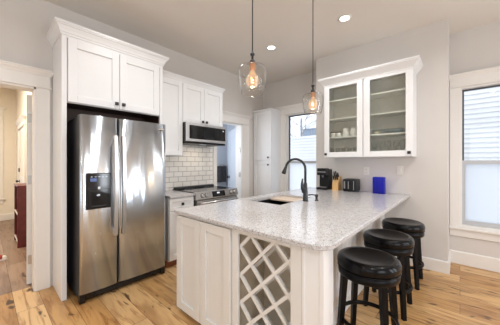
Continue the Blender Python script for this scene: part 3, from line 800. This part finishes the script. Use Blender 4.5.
t = thing('faucet', 'black gooseneck pull-down kitchen faucet beside the sink', 'faucet', (FXp, FYp, CZ1))
b = MB(); b.lathe([(0, 0), (0.031, 0), (0.031, 0.006), (0.027, 0.012), (0.026, 0.09), (0.023, 0.15), (0.019, 0.20), (0.0, 0.20)], (FXp, FYp, CZ1), 20).build('faucet_base', 'faucet_black', t)
sd = Vector((-0.94, -0.30, 0)).normalized()
pts = [(FXp, FYp, CZ1 + 0.17), (FXp, FYp, CZ1 + 0.355)]
R_ = 0.112
for k in range(13):
    a = PI - k / 12 * PI * 0.93
    pts.append((FXp + sd.x * (R_ + R_ * math.cos(a)), FYp + sd.y * (R_ + R_ * math.cos(a)), CZ1 + 0.355 + R_ * math.sin(a)))
MB().tube(pts, 0.0135, 14).build('spout', 'faucet_black', t)
e = Vector(pts[-1]); d = (Vector(pts[-1]) - Vector(pts[-2])).normalized()
MB().tube([e, e + d * 0.03, e + d * 0.065, e + d * 0.085], 0.02, 14, [0.015, 0.018, 0.025, 0.024]).build('spray_head', 'faucet_black', t)
hd = Vector((-0.55, -0.83, 0)).normalized()
a0 = Vector((FXp, FYp, CZ1 + 0.10)) + hd * 0.012
MB().tube([a0, a0 + hd * 0.022 + Z * 0.05, a0 + hd * 0.028 + Z * 0.09, a0 + hd * 0.022 + Z * 0.15], 0.02, 12, [0.026, 0.022, 0.014, 0.008]).build('lever_handle', 'faucet_black', t)
SPX, SPY = -1.20, 2.47
t = thing('soap_dispenser', 'small black soap pump on the granite right of the faucet', 'soap dispenser', (SPX, SPY, CZ1))
MB().lathe([(0, 0), (0.022, 0), (0.022, 0.006), (0.014, 0.012), (0.013, 0.045), (0.020, 0.048), (0.020, 0.07), (0.0, 0.073)], (SPX, SPY, CZ1), 16).build('pump_body', 'faucet_black', t)
MB().tube([(SPX, SPY, CZ1 + 0.062), (SPX - 0.05, SPY - 0.02, CZ1 + 0.066), (SPX - 0.085, SPY - 0.035, CZ1 + 0.06)], 0.007, 10).build('nozzle', 'faucet_black', t)

# ------------------------------------------------------------------ things on the worktop by the pier
t = thing('coffee_maker', 'black coffee maker at the left end of the worktop by the wall', 'coffee maker', (-1.62, 3.60, CZ1))
x0, y0 = -1.705, 3.50
b = MB(); b.mat('black_plastic').box((x0, y0, CZ1), (x0 + 0.16, y0 + 0.24, CZ1 + 0.035), 0.006, 2).box((x0, y0 + 0.11, CZ1 + 0.03), (x0 + 0.16, y0 + 0.24, CZ1 + 0.32), 0.008, 2).box((x0 + 0.004, y0 + 0.01, CZ1 + 0.225), (x0 + 0.156, y0 + 0.13, CZ1 + 0.335), 0.01, 2)
b.build('machine_body', None, t)
MB().box((x0 + 0.02, y0 + 0.02, CZ1 + 0.034), (x0 + 0.14, y0 + 0.10, CZ1 + 0.042), 0.003, 1).build('drip_tray', 'chrome_grey', t)
MB().box((x0 + 0.012, y0 + 0.006, CZ1 + 0.27), (x0 + 0.148, y0 + 0.012, CZ1 + 0.285), 0.002, 1).build('trim_band', 'chrome_grey', t)
MB().tube([(x0 + 0.08, y0 + 0.06, CZ1 + 0.19), (x0 + 0.08, y0 + 0.06, CZ1 + 0.23)], 0.018, 12, [0.012, 0.02]).build('spout', 'chrome_grey', t)

KX, KY = -1.43, 3.62
t = thing('knife_block', 'light wooden knife block beside the coffee maker', 'knife block', (KX, KY, CZ1))
M = Matrix(((0, 0, 1, KX - 0.045), (1, 0, 0, KY), (0, 1, 0, CZ1), (0, 0, 0, 1)))
MB(M).prism([(-0.06, 0), (0.07, 0), (0.085, 0.20), (0.035, 0.225), (-0.045, 0.115)], 0.09).build('block_body', 'block_wood', t)
kd = Vector((0, -0.42, 0.9)).normalized()
for r_ in range(2):
    for c_ in range(3):
        q = 0.30 + 0.42 * r_
        base = Vector((KX - 0.028 + c_ * 0.028, KY - 0.045 + 0.08 * q, CZ1 + 0.115 + 0.11 * q))
        L = 0.085 + 0.012 * ((r_ + c_) % 3)
        kn = thing('knife', 'black-handled knife standing in the wooden knife block', 'knife', tuple(base), 'knives in the block')
        MB().tube([base - kd * 0.03, base + kd * 0.016], 0.007, 8, flat=0.5).build('blade', 'steel_plain', kn)
        MB().tube([base + kd * 0.012, base + kd * 0.03, base + kd * (L * 0.7), base + kd * L], 0.01, 10, [0.008, 0.010, 0.011, 0.008]).build('handle', 'black_plastic', kn)

t = thing('toaster', 'black two-slot toaster between knife block and blue vase', 'toaster', (-1.20, 3.62, CZ1))
b = MB(); b.mat('black_plastic').box((-1.305, 3.53, CZ1 + 0.012), (-1.10, 3.70, CZ1 + 0.185), 0.022, 3)
b.mat('black_matte').box((-1.295, 3.54, CZ1), (-1.11, 3.69, CZ1 + 0.014), 0.003, 1)
b.build('toaster_body', None, t)
s_ = MB(); s_.mat('black_matte')
for yy in (3.585, 3.635): s_.box((-1.28, yy - 0.013, CZ1 + 0.1835), (-1.125, yy + 0.013, CZ1 + 0.187), 0.001, 1)
s_.build('bread_slots', None, t)
s_ = MB(F_mY(0, 3.53)); s_.mat('chrome_grey').box((-1.285, CZ1 + 0.04, 0), (-1.265, CZ1 + 0.15, 0.004), 0.001, 1).box((-1.225, CZ1 + 0.04, 0), (-1.212, CZ1 + 0.15, 0.004), 0.001, 1).box((-1.15, CZ1 + 0.03, 0), (-1.14, CZ1 + 0.16, 0.004), 0.001, 1)
s_.build('trim_strips', None, t)
s_ = MB(F_mY(0, 3.53)); s_.box((-1.205, CZ1 + 0.11, 0), (-1.165, CZ1 + 0.125, 0.02), 0.003, 1); s_.build('lever', 'black_gloss', t)

# blue glass vase, open topped with square walls
bx0, bx1, by0, by1, hh = -0.905, -0.765, 3.57, 3.67, 0.225
b = MB(); b.box((bx0, by0, CZ1), (bx1, by1, CZ1 + 0.014), 0.002, 1)
b.box((bx0, by0, CZ1 + 0.0145), (bx1, by0 + 0.007, CZ1 + hh), 0.002, 1).box((bx0, by1 - 0.007, CZ1 + 0.0145), (bx1, by1, CZ1 + hh), 0.002, 1).box((bx0, by0 + 0.0075, CZ1 + 0.0145), (bx0 + 0.007, by1 - 0.0075, CZ1 + hh), 0.002, 1).box((bx1 - 0.007, by0 + 0.0075, CZ1 + 0.0145), (bx1, by1 - 0.0075, CZ1 + hh), 0.002, 1)
tag(b.build('vase', 'blue_glass'), 'cobalt blue square glass vase on the worktop by the wall', 'vase')

def plate(x, z, kind, label):
    t = thing('outlet' if kind == 'outlet' else 'light_switch', label, 'outlet' if kind == 'outlet' else 'light switch', (x, YP, z))
    M = F_mY(x, YP, z)
    MB(M).box((-0.038, -0.06, 0), (0.038, 0.06, 0.006), 0.002, 1).build('cover_plate', 'outlet_plastic', t)
    if kind == 'outlet':
        for s in (-0.026, 0.026):
            b = MB(M); b.mat('outlet_plastic').box((-0.017, s - 0.014, 0.005), (0.017, s + 0.014, 0.008), 0.002, 1)
            b.mat('chrome_grey').box((-0.008, s - 0.006, 0.0075), (-0.005, s + 0.006, 0.0083)).box((0.005, s - 0.006, 0.0075), (0.008, s + 0.006, 0.0083)); b.build('socket', None, t)
    else:
        MB(M).box((-0.016, -0.033, 0.005), (0.016, 0.033, 0.010), 0.002, 1).build('rocker', 'outlet_plastic', t)
plate(-1.04, 1.235, 'outlet', 'pale outlet on the wall above the toaster and vase')
plate(-0.61, 1.255, 'switch', 'pale switch plate on the wall above the worktop end')

# ------------------------------------------------------------------ glass-door wall cabinet
GX0, GX1, GYF, GZ0, GZ1 = -1.545, -0.426, 3.44, 1.437, 2.56
t = thing('glass_door_cabinet', 'white wall cabinet with two seeded glass doors and crown molding', 'cabinet', (-0.99, 3.6, GZ0))
b = MB(); yf = GYF + 0.021
b.mat('cabinet_paint').box((GX0, yf, GZ0), (GX0 + 0.018, YP - 0.001, GZ1), 0.001, 1).box((GX1 - 0.018, yf, GZ0), (GX1, YP - 0.001, GZ1), 0.001, 1)
b.box((GX0 + 0.018, yf, GZ0), (GX1 - 0.018, YP - 0.001, GZ0 + 0.018)).box((GX0 + 0.018, yf, GZ1 - 0.018), (GX1 - 0.018, YP - 0.001, GZ1))
b.box((-0.998, yf, GZ0 + 0.018), (-0.982, yf + 0.02, GZ1 - 0.018))
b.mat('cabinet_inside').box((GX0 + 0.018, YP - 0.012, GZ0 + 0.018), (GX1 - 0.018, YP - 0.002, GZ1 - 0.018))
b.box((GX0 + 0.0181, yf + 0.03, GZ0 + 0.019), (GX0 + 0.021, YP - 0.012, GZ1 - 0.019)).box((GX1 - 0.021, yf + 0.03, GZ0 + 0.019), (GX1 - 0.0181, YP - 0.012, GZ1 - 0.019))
b.build('cabinet_body', None, t)
SH = (1.745, 2.02, 2.295)
for z in SH:
    MB().box((GX0 + 0.0215, yf + 0.025, z - 0.018), (GX1 - 0.0215, YP - 0.013, z), 0.001, 1).build('shelf', 'shelf_paint', t)
M = F_mY(0, GYF + 0.020)
def glass_door(x0, x1, kx, z1):
    mb = MB(M); st = 0.074; z0 = GZ0 + 0.004; tk = 0.020
    mb.box((x0, z0, 0), (x0 + st, z1, tk), 0.002, 1).box((x1 - st, z0, 0), (x1, z1, tk), 0.002, 1).box((x0 + st, z0, 0), (x1 - st, z0 + st, tk), 0.002, 1).box((x0 + st, z1 - st, 0), (x1 - st, z1, tk), 0.002, 1)
    d = mb.build('door', 'cabinet_paint', t)
    MB(M).box((x0 + st - 0.006, z0 + st - 0.006, 0.006), (x1 - st + 0.006, z1 - st + 0.006, 0.010)).build('glass_pane', 'seeded_glass', d)
    square_knob(M, kx, z0 + 0.045).build('knob', 'black_matte', d)
glass_door(GX0, -0.999, GX0 + 0.030, 2.545); glass_door(-0.981, GX1, GX1 - 0.036, 2.545)
GCR = [(0, -0.012), (0.006, -0.012), (0.008, 0.0), (0.060, 0.066), (0.064, 0.068), (0.064, 0.080), (0.072, 0.083), (0.072, 0.098), (0, 0.098)]
MB().sweep([(o, 2.522 + h) for o, h in GCR], [(GX0, YP - 0.001), (GX0, GYF), (GX1, GYF), (GX1, YP - 0.001)]).build('crown_molding', 'cabinet_paint', t)

# crockery on the shelves
def mug(x, z, r, h, rim, label, group):
    y = 3.60; t = thing('mug', label, 'mug', (x, y, z), group)
    b = MB(); b.mat('white_ceramic').lathe([(0, 0.0), (r * 0.85, 0), (r, 0.006), (r, h), (r - 0.004, h), (r - 0.004, 0.01), (0, 0.008)], (x, y, z), 20)
    if rim: b.mat('black_gloss').lathe([(r + 0.0006, h - 0.013), (r + 0.0006, h + 0.001), (r - 0.0046, h + 0.001), (r - 0.0046, h - 0.013)], (x, y, z), 20)
    b.build('cup', None, t)
    b = MB().tube([(x + r - 0.002 + 0.026 * math.sin(k / 8 * PI), y - 0.012 * math.sin(k / 8 * PI), z + h * 0.2 + h * 0.6 * k / 8) for k in range(9)], 0.005, 8); b.build('handle', 'white_ceramic', t)
z = SH[0]
mug(-1.475, z, 0.036, 0.085, True, 'leftmost dark-rimmed small cup on the lower shelf behind glass', 'mugs in the glass cabinet')
mug(-1.385, z, 0.036, 0.085, True, 'second dark-rimmed small cup from the left on the shelf', 'mugs in the glass cabinet')
mug(-1.275, z, 0.043, 0.125, False, 'tall plain white mug next to the dark-rimmed cups', 'mugs in the glass cabinet')
mug(-1.165, z, 0.043, 0.125, False, 'tall plain white mug nearest the cabinet doors gap', 'mugs in the glass cabinet')
zf = GZ0 + 0.018
g0 = None
for k in range(5):
    x = -1.475 + k * 0.085
    o = MB().lathe([(0, 0.0), (0.026, 0), (0.030, 0.13), (0.0285, 0.13), (0.025, 0.012), (0, 0.012)], (0, 0, 0), 16).build('drinking_glass', 'tumbler_glass') if g0 is None else g0.copy()
    if g0 is None: g0 = o
    else: C.objects.link(o)
    o.location = (x, 3.58, zf)
    tag(o, 'clear tumbler in a row on the bottom of the left glass cabinet', 'glass', 'tumblers in the left cabinet')
g0 = None
for k in range(5):
    x = -0.875 + k * 0.082
    if g0 is None:
        o = MB().lathe([(0, 0.0), (0.032, 0), (0.032, 0.003), (0.005, 0.008), (0.004, 0.075), (0.02, 0.09), (0.035, 0.12), (0.037, 0.15), (0.030, 0.20), (0.0285, 0.20), (0.035, 0.15), (0.033, 0.12), (0.018, 0.093), (0, 0.085)], (0, 0, 0), 16).build('wine_glass', 'tumbler_glass'); g0 = o
    else: o = g0.copy(); C.objects.link(o)
    o.location = (x, 3.56 + 0.03 * (k % 2), zf)
    tag(o, 'stemmed wine glass standing on the bottom of the right glass cabinet', 'wine glass', 'wine glasses in the right cabinet')
b = MB(); b.box((-0.885, 3.52, SH[0]), (-0.545, 3.70, SH[0] + 0.008), 0.002, 1)
for a0, a1 in (((-0.895, 3.51, SH[0] + 0.008), (-0.885, 3.71, SH[0] + 0.06)), ((-0.545, 3.51, SH[0] + 0.008), (-0.535, 3.71, SH[0] + 0.06)), ((-0.885, 3.51, SH[0] + 0.008), (-0.545, 3.52, SH[0] + 0.06)), ((-0.885, 3.70, SH[0] + 0.008), (-0.545, 3.71, SH[0] + 0.06))): b.box(a0, a1, 0.002, 1)
tag(b.build('glass_dish', 'tray_glass'), 'long grey glass dish on the lower shelf of the right glass cabinet', 'dish')

# ------------------------------------------------------------------ bar stools
def stool(loc, label):
    t = thing('bar_stool', label, 'stool', (0, 0, 0), 'bar stools along the peninsula')
    R = 0.213
    MB().lathe([(0, 0.662), (0.06, 0.663), (0.12, 0.668), (0.165, 0.676), (0.188, 0.678), (0.204, 0.668), (R, 0.645), (R, 0.622), (R - 0.006, 0.604), (R - 0.02, 0.596), (0, 0.594)], (0, 0, 0), 48).build('seat_cushion', 'black_leather', t)
    MB().lathe([(0, 0.540), (0.196, 0.540), (0.204, 0.545), (0.206, 0.565), (0.206, 0.597), (0, 0.598)], (0, 0, 0), 40).build('seat_base', 'black_lacquer', t)
    MB().tube([(0.207 * math.cos(a * PI / 24), 0.207 * math.sin(a * PI / 24), 0.598) for a in range(48)], 0.004, 8, closed=True).build('piping', 'black_leather', t)
    for k in range(4):
        a = PI / 4 + k * PI / 2; ux, uy = math.cos(a), math.sin(a)
        L = MB(); n = 5
        for i in range(1): pass
        top, bot = 0.176, 0.222
        pts = [(top + (bot - top) * q, 0.57 * (1 - q)) for q in (0, 0.5, 1.0)]
        rings = []
        for (rad, z), hw in zip(pts, (0.021, 0.0185, 0.0155)):
            rings.append([L.bm.verts.new((ux * (rad + e * hw) - uy * s * hw, uy * (rad + e * hw) + ux * s * hw, z)) for e, s in ((-1, -1), (1, -1), (1, 1), (-1, 1))])
        for ra, rb in zip(rings, rings[1:]):
            for q in range(4): L.bm.faces.new([ra[q], ra[(q + 1) % 4], rb[(q + 1) % 4], rb[q]])
        L.bm.faces.new(rings[0]); L.bm.faces.new(rings[-1])
        L.build('leg', 'black_lacquer', t)
    rr = 0.176 + 0.046 * (1 - 0.22 / 0.57) - 0.012
    MB().tube([(rr * math.cos(a * PI / 24), rr * math.sin(a * PI / 24), 0.22) for a in range(48)], 0.011, 10, closed=True, flat=1.5).build('foot_ring', 'black_lacquer', t)
    t.location = loc
    return t
s0 = stool((-0.51, 1.885, 0), 'black leather round bar stool nearest the wine rack')
for loc, lab in (((-0.52, 2.575, 0), 'black leather round bar stool in the middle of the row'), ((-0.50, 3.245, 0), 'black leather round bar stool nearest the wall')):
    c = copy_tree(s0); c.location = loc; c['label'] = lab

# ------------------------------------------------------------------ pendants and recessed lights
def pendant(loc, label):
    t = thing('pendant_lamp', label, 'pendant light', (0, 0, 0), 'glass pendants over the peninsula')
    top = (HC - 1.972) / 0.93
    MB().lathe([(0, top), (0.062, top), (0.062, top - 0.012), (0.05, top - 0.024), (0.012, top - 0.03), (0, top - 0.03)], (0, 0, 0), 24).build('ceiling_canopy', 'black_matte', t)
    MB().tube([(0, 0, top - 0.028), (0, 0, 0.20)], 0.0045, 8).build('cord', 'black_matte', t)
    b = MB(); b.mat('black_matte').lathe([(0, 0.225), (0.006, 0.222), (0.010, 0.205), (0.018, 0.20), (0.018, 0.19), (0.009, 0.183), (0.009, 0.15), (0, 0.15)], (0, 0, 0), 16)
    b.mat('black_matte').lathe([(0, 0.148), (0.02, 0.148), (0.025, 0.138), (0.025, 0.122), (0, 0.122)], (0, 0, 0), 18)
    b.mat('copper_socket').lathe([(0, 0.121), (0.027, 0.121), (0.027, 0.108), (0.020, 0.105), (0.020, 0.072), (0, 0.072)], (0, 0, 0), 18)
    b.build('socket', None, t)
    prof = [(0.026, 0.122), (0.034, 0.112), (0.070, 0.106), (0.098, 0.098), (0.111, 0.078), (0.113, 0.050), (0.110, 0.0), (0.101, -0.06), (0.092, -0.104), (0.086, -0.114), (0.0845, -0.113), (0.0905, -0.104), (0.0995, -0.06), (0.1085, 0.0), (0.1115, 0.050), (0.1095, 0.077), (0.097, 0.0965), (0.069, 0.1045), (0.033, 0.110), (0.026, 0.122)]
    MB().lathe(prof, (0, 0, 0), 40).build('lamp_shade', 'clear_glass', t)
    bl = MB(); bl.lathe([(0.015, 0.070), (0.020, 0.052), (0.042, 0.022), (0.052, -0.008), (0.047, -0.036), (0.030, -0.058), (0, -0.067)], (0, 0, 0), 20)
    bulb = bl.build('bulb', 'bulb_glass', t)
    f = MB().tube([(0.010 * math.cos(a * 1.1), 0.010 * math.sin(a * 1.1), -0.03 + a * 0.004) for a in range(11)], 0.0028, 6); f.build('filament', 'filament', bulb)
    t.location = loc; t.scale = (0.93, 0.93, 0.93)
    return t
# warm translucent bulb glass
mm = thin_glass('bulb_glass', (1.0, 0.88, 0.74), 1.45)
nt = mm.node_tree; out = nt.nodes['Material Output']; last = out.inputs['Surface'].links[0].from_socket
em = N(nt, 'ShaderNodeEmission'); em.inputs['Color'].default_value = (1.0, 0.66, 0.40, 1); em.inputs['Strength'].default_value = 1.5
m2 = N(nt, 'ShaderNodeMixShader'); m2.inputs['Fac'].default_value = 0.45
nt.links.new(last, m2.inputs[1]); nt.links.new(em.outputs[0], m2.inputs[2]); nt.links.new(m2.outputs[0], out.inputs['Surface'])
p1 = pendant((-1.13, 1.297, 1.972), 'clear glass pendant lamp with glowing bulb hanging nearest the refrigerator')
p2 = copy_tree(p1); p2.location = (-1.13, 2.244, 1.972); p2['label'] = 'clear glass pendant lamp with glowing bulb hanging in front of the window wall'
for p in (p1, p2):
    l = bpy.data.lights.new('pendant_bulb_light', 'POINT'); l.energy = 7; l.color = (1.0, 0.72, 0.45); l.shadow_soft_size = 0.03
    o = bpy.data.objects.new('pendant_bulb_light', l); C.objects.link(o); o.location = (p.location.x, p.location.y, p.location.z - 0.075)
def downlight(x, y, label, power=72):
    t = thing('recessed_light', label, 'ceiling light', (x, y, HC), 'recessed ceiling lights')
    MB().lathe([(0.055, -0.001), (0.078, -0.001), (0.078, -0.006), (0.060, -0.008), (0.055, -0.004)], (x, y, HC), 28).build('trim_ring', 'trim_paint', t)
    MB().lathe([(0, -0.002), (0.056, -0.002), (0.056, -0.004), (0, -0.004)], (x, y, HC), 28).build('diffuser', 'lamp_disc', t)
    d = bpy.data.lights.new('downlight', 'SPOT'); d.energy = power; d.color = (0.98, 0.985, 0.99); d.spot_size = math.radians(160); d.spot_blend = 0.85; d.shadow_soft_size = 0.055
    o = bpy.data.objects.new('downlight', d); C.objects.link(o); o.location = (x, y, HC - 0.012)
downlight(-2.16, 2.92, 'lit recessed ceiling light above the range and sink')
downlight(-1.05, 2.92, 'lit recessed ceiling light above the glass-door cabinet')
for x, y in ((-2.16, 1.1), (-1.05, 1.1), (0.6, 2.4), (0.6, 0.4), (-2.16, -0.9), (-0.6, -0.9)):
    downlight(x, y, 'lit recessed ceiling light above the room in front', 160 if x > 0 else 72)

# ------------------------------------------------------------------ seen through the openings
t = thing('bookcase', 'small dark red wooden bookcase standing in the hall', 'bookcase', (-5.55, 0.44, 0))
b = MB(); bx0, bx1, by0, by1, bh = -5.85, -5.25, 0.345, 0.495, 0.97
b.mat('red_wood').box((bx1 - 0.02, by0, 0), (bx1, by1, bh), 0.002, 1).box((bx0, by0, 0), (bx0 + 0.02, by1, bh), 0.002, 1).box((bx0 + 0.02, by1 - 0.012, 0.06), (bx1 - 0.02, by1, bh))
b.build('case', None, t)
MB().box((bx0 - 0.01, by0 - 0.008, bh), (bx1 + 0.008, by1, bh + 0.02), 0.003, 1).build('top', 'red_wood', t)
for z in (0.08, 0.52):
    s_ = MB(); s_.mat('red_wood').box((bx0 + 0.02, by0 + 0.01, z), (bx1 - 0.02, by1 - 0.012, z + 0.02)); s_.mat('trim_paint').box((bx0 + 0.02, by0, z), (bx1 - 0.02, by0 + 0.01, z + 0.02)); s_.build('shelf', None, t)
t = thing('shoe', 'red shoe with a white toe on the hall floor', 'shoe', (-4.78, 0.12, 0))
M = Matrix.Translation((-4.78, 0.10, 0))
b = MB(M); pr_ = [(-0.13, 0.0), (-0.13, 0.02), (0.10, 0.02), (0.13, 0.012), (0.13, 0.0)]
MB(M).box((-0.045, -0.14, 0), (0.045, 0.11, 0.022), 0.02, 3).build('sole', 'trim_paint', t)
MB(M).tube([(0, -0.12, 0.065), (0, -0.05, 0.06), (0, 0.03, 0.045), (0, 0.085, 0.032)], 0.04, 14, [0.042, 0.042, 0.036, 0.022]).build('upper', 'red_cloth', t)
MB(M).tube([(0, 0.06, 0.033), (0, 0.085, 0.03), (0, 0.105, 0.026)], 0.03, 12, [0.033, 0.03, 0.016]).build('toe_cap', 'white_ceramic', t)

t = thing('towel_bar', 'white towel bar on the laundry room wall', 'towel bar', (LX, 4.05, 1.27))
MB().tube([(LX + 0.05, 3.76, 1.275), (LX + 0.05, 4.22, 1.275)], 0.010, 10).build('bar', 'trim_paint', t)
for yy in (3.77, 4.21): MB().tube([(LX, yy, 1.275), (LX + 0.052, yy, 1.275)], 0.014, 10, [0.02, 0.012]).build('bracket', 'trim_paint', t)
def towel():
    mb = MB(); bm = mb.bm; ny, nz = 18, 26
    rows = []
    for i in range(nz + 1):
        q = i / nz
        row = []
        for k in range(ny + 1):
            y = 3.80 + 0.36 * k / ny
            wv = 0.006 * math.sin(k * 0.9 + 0.3)
            if q < 0.5:
                z = 0.86 + (1.296 - 0.86) * (q / 0.5); x = LX + 0.072 + wv + 0.012 * (1 - q * 2)
            else:
                z = 1.296 - 0.30 * ((q - 0.5) / 0.5); x = LX + 0.026 + wv * 0.4
            row.append(bm.verts.new((x, y, z)))
        rows.append(row)
    for a, b in zip(rows, rows[1:]):
        for k in range(ny):
            f = bm.faces.new([a[k], a[k + 1], b[k + 1], b[k]]); f.smooth = True
    o = mb.build('towel', 'towel_cloth')
    m = o.modifiers.new('thickness', 'SOLIDIFY'); m.thickness = 0.008
    return tag(o, 'dark grey folded towel hanging beyond the kitchen doorway', 'towel')
towel()

# outside: snow-covered yard, neighbouring buildings, bare tree
struct('ground_outside', MB().box((-14, YB + 0.2, -0.6), (12, 22, -0.5)), 'snow')
def siding(x0, x1, y0, y1, z0, z1, name, label, mat_, exposure=0.11):
    t = thing(name, label, 'building', ((x0 + x1) / 2, (y0 + y1) / 2, z0))
    b = MB(); b.box((x0 + 0.02, y0 + 0.03, z0), (x1 - 0.02, y1, z1))
    z = z0
    while z < z1 - 0.01:
        h = min(exposure, z1 - z)
        M = Matrix(((0, 0, 1, x0), (1, 0, 0, y0), (0, 1, 0, z), (0, 0, 0, 1)))
        MM = b.M; b.M = M; b.prism([(0.035, 0), (-0.03, 0), (-0.03, 0.012), (0.008, h), (0.035, h)], x1 - x0); b.M = MM
        z += exposure
    b.build('wall_siding', mat_, t)
    return t
h1 = siding(-1.6, 7.0, 7.4, 11, -0.5, 5.2, 'neighbour_house', 'white clapboard house outside the right window', 'siding_paint')
M = Matrix(((1, 0, 0, -1.8), (0, 0, 1, 7.1), (0, 1, 0, 5.2), (0, 0, 0, 1)))
MB(M).prism([(0, 0), (9, 0), (4.5, 2.2)], 4.2).build('roof', 'roof_shingle', h1)
h2 = siding(-4.9, -1.75, 7.9, 10.5, -0.5, 2.25, 'garage', 'low white clapboard garage outside the sink window', 'siding_paint')
M = Matrix(((1, 0, 0, -4.98), (0, 0, 1, 7.85), (0, 1, 0, 2.25), (0, 0, 0, 1)))
MB(M).prism([(0, 0), (3.2, 0), (3.2, 0.12), (0, 0.06)], 2.7).build('roof', 'snow', h2)
h3 = siding(-8.6, -2.4, 15.5, 19, -0.5, 3.75, 'grey_house', 'blue grey house beyond the garage', 'blue_siding', 0.3)
M = Matrix(((1, 0, 0, -8.9), (0, 0, 1, 15.3), (0, 1, 0, 3.75), (0, 0, 0, 1)))
MB(M).prism([(0, 0), (6.8, 0), (3.4, 1.4)], 4.2).build('roof', 'snow', h3)
def bare_tree(x, y, label):
    t = thing('bare_tree', label, 'tree', (x, y, -0.5))
    MB().tube([(x, y, -0.5), (x + 0.05, y, 1.6), (x, y, 3.8)], 0.09, 8, [0.13, 0.10, 0.05]).build('trunk', 'bark', t)
    b = MB(); rnd = random.Random(3)
    def br(p, d, L, r, n):
        e = p + d * L; b.tube([p, (p + e) / 2 + Vector((rnd.uniform(-.05, .05), 0, rnd.uniform(-.05, .05))) * L, e], r, 5, [r, r * 0.8, r * 0.55])
        if n:
            for _ in range(3):
                dd = (d + Vector((rnd.uniform(-1, 1), rnd.uniform(-1, 1), rnd.uniform(-0.3, 0.8))) * 0.75).normalized(); br(p + d * L * rnd.uniform(0.5, 1), dd, L * 0.68, r * 0.6, n - 1)
    for k in range(9):
        a = k * 2.4; br(Vector((x, y, 1.7 + k * 0.23)), Vector((math.cos(a), math.sin(a), 0.55)).normalized(), 0.9, 0.022, 3)
    b.build('branches', 'bark', t)
bare_tree(-6.6, 11.7, 'bare winter tree beside the garage outside the sink window')
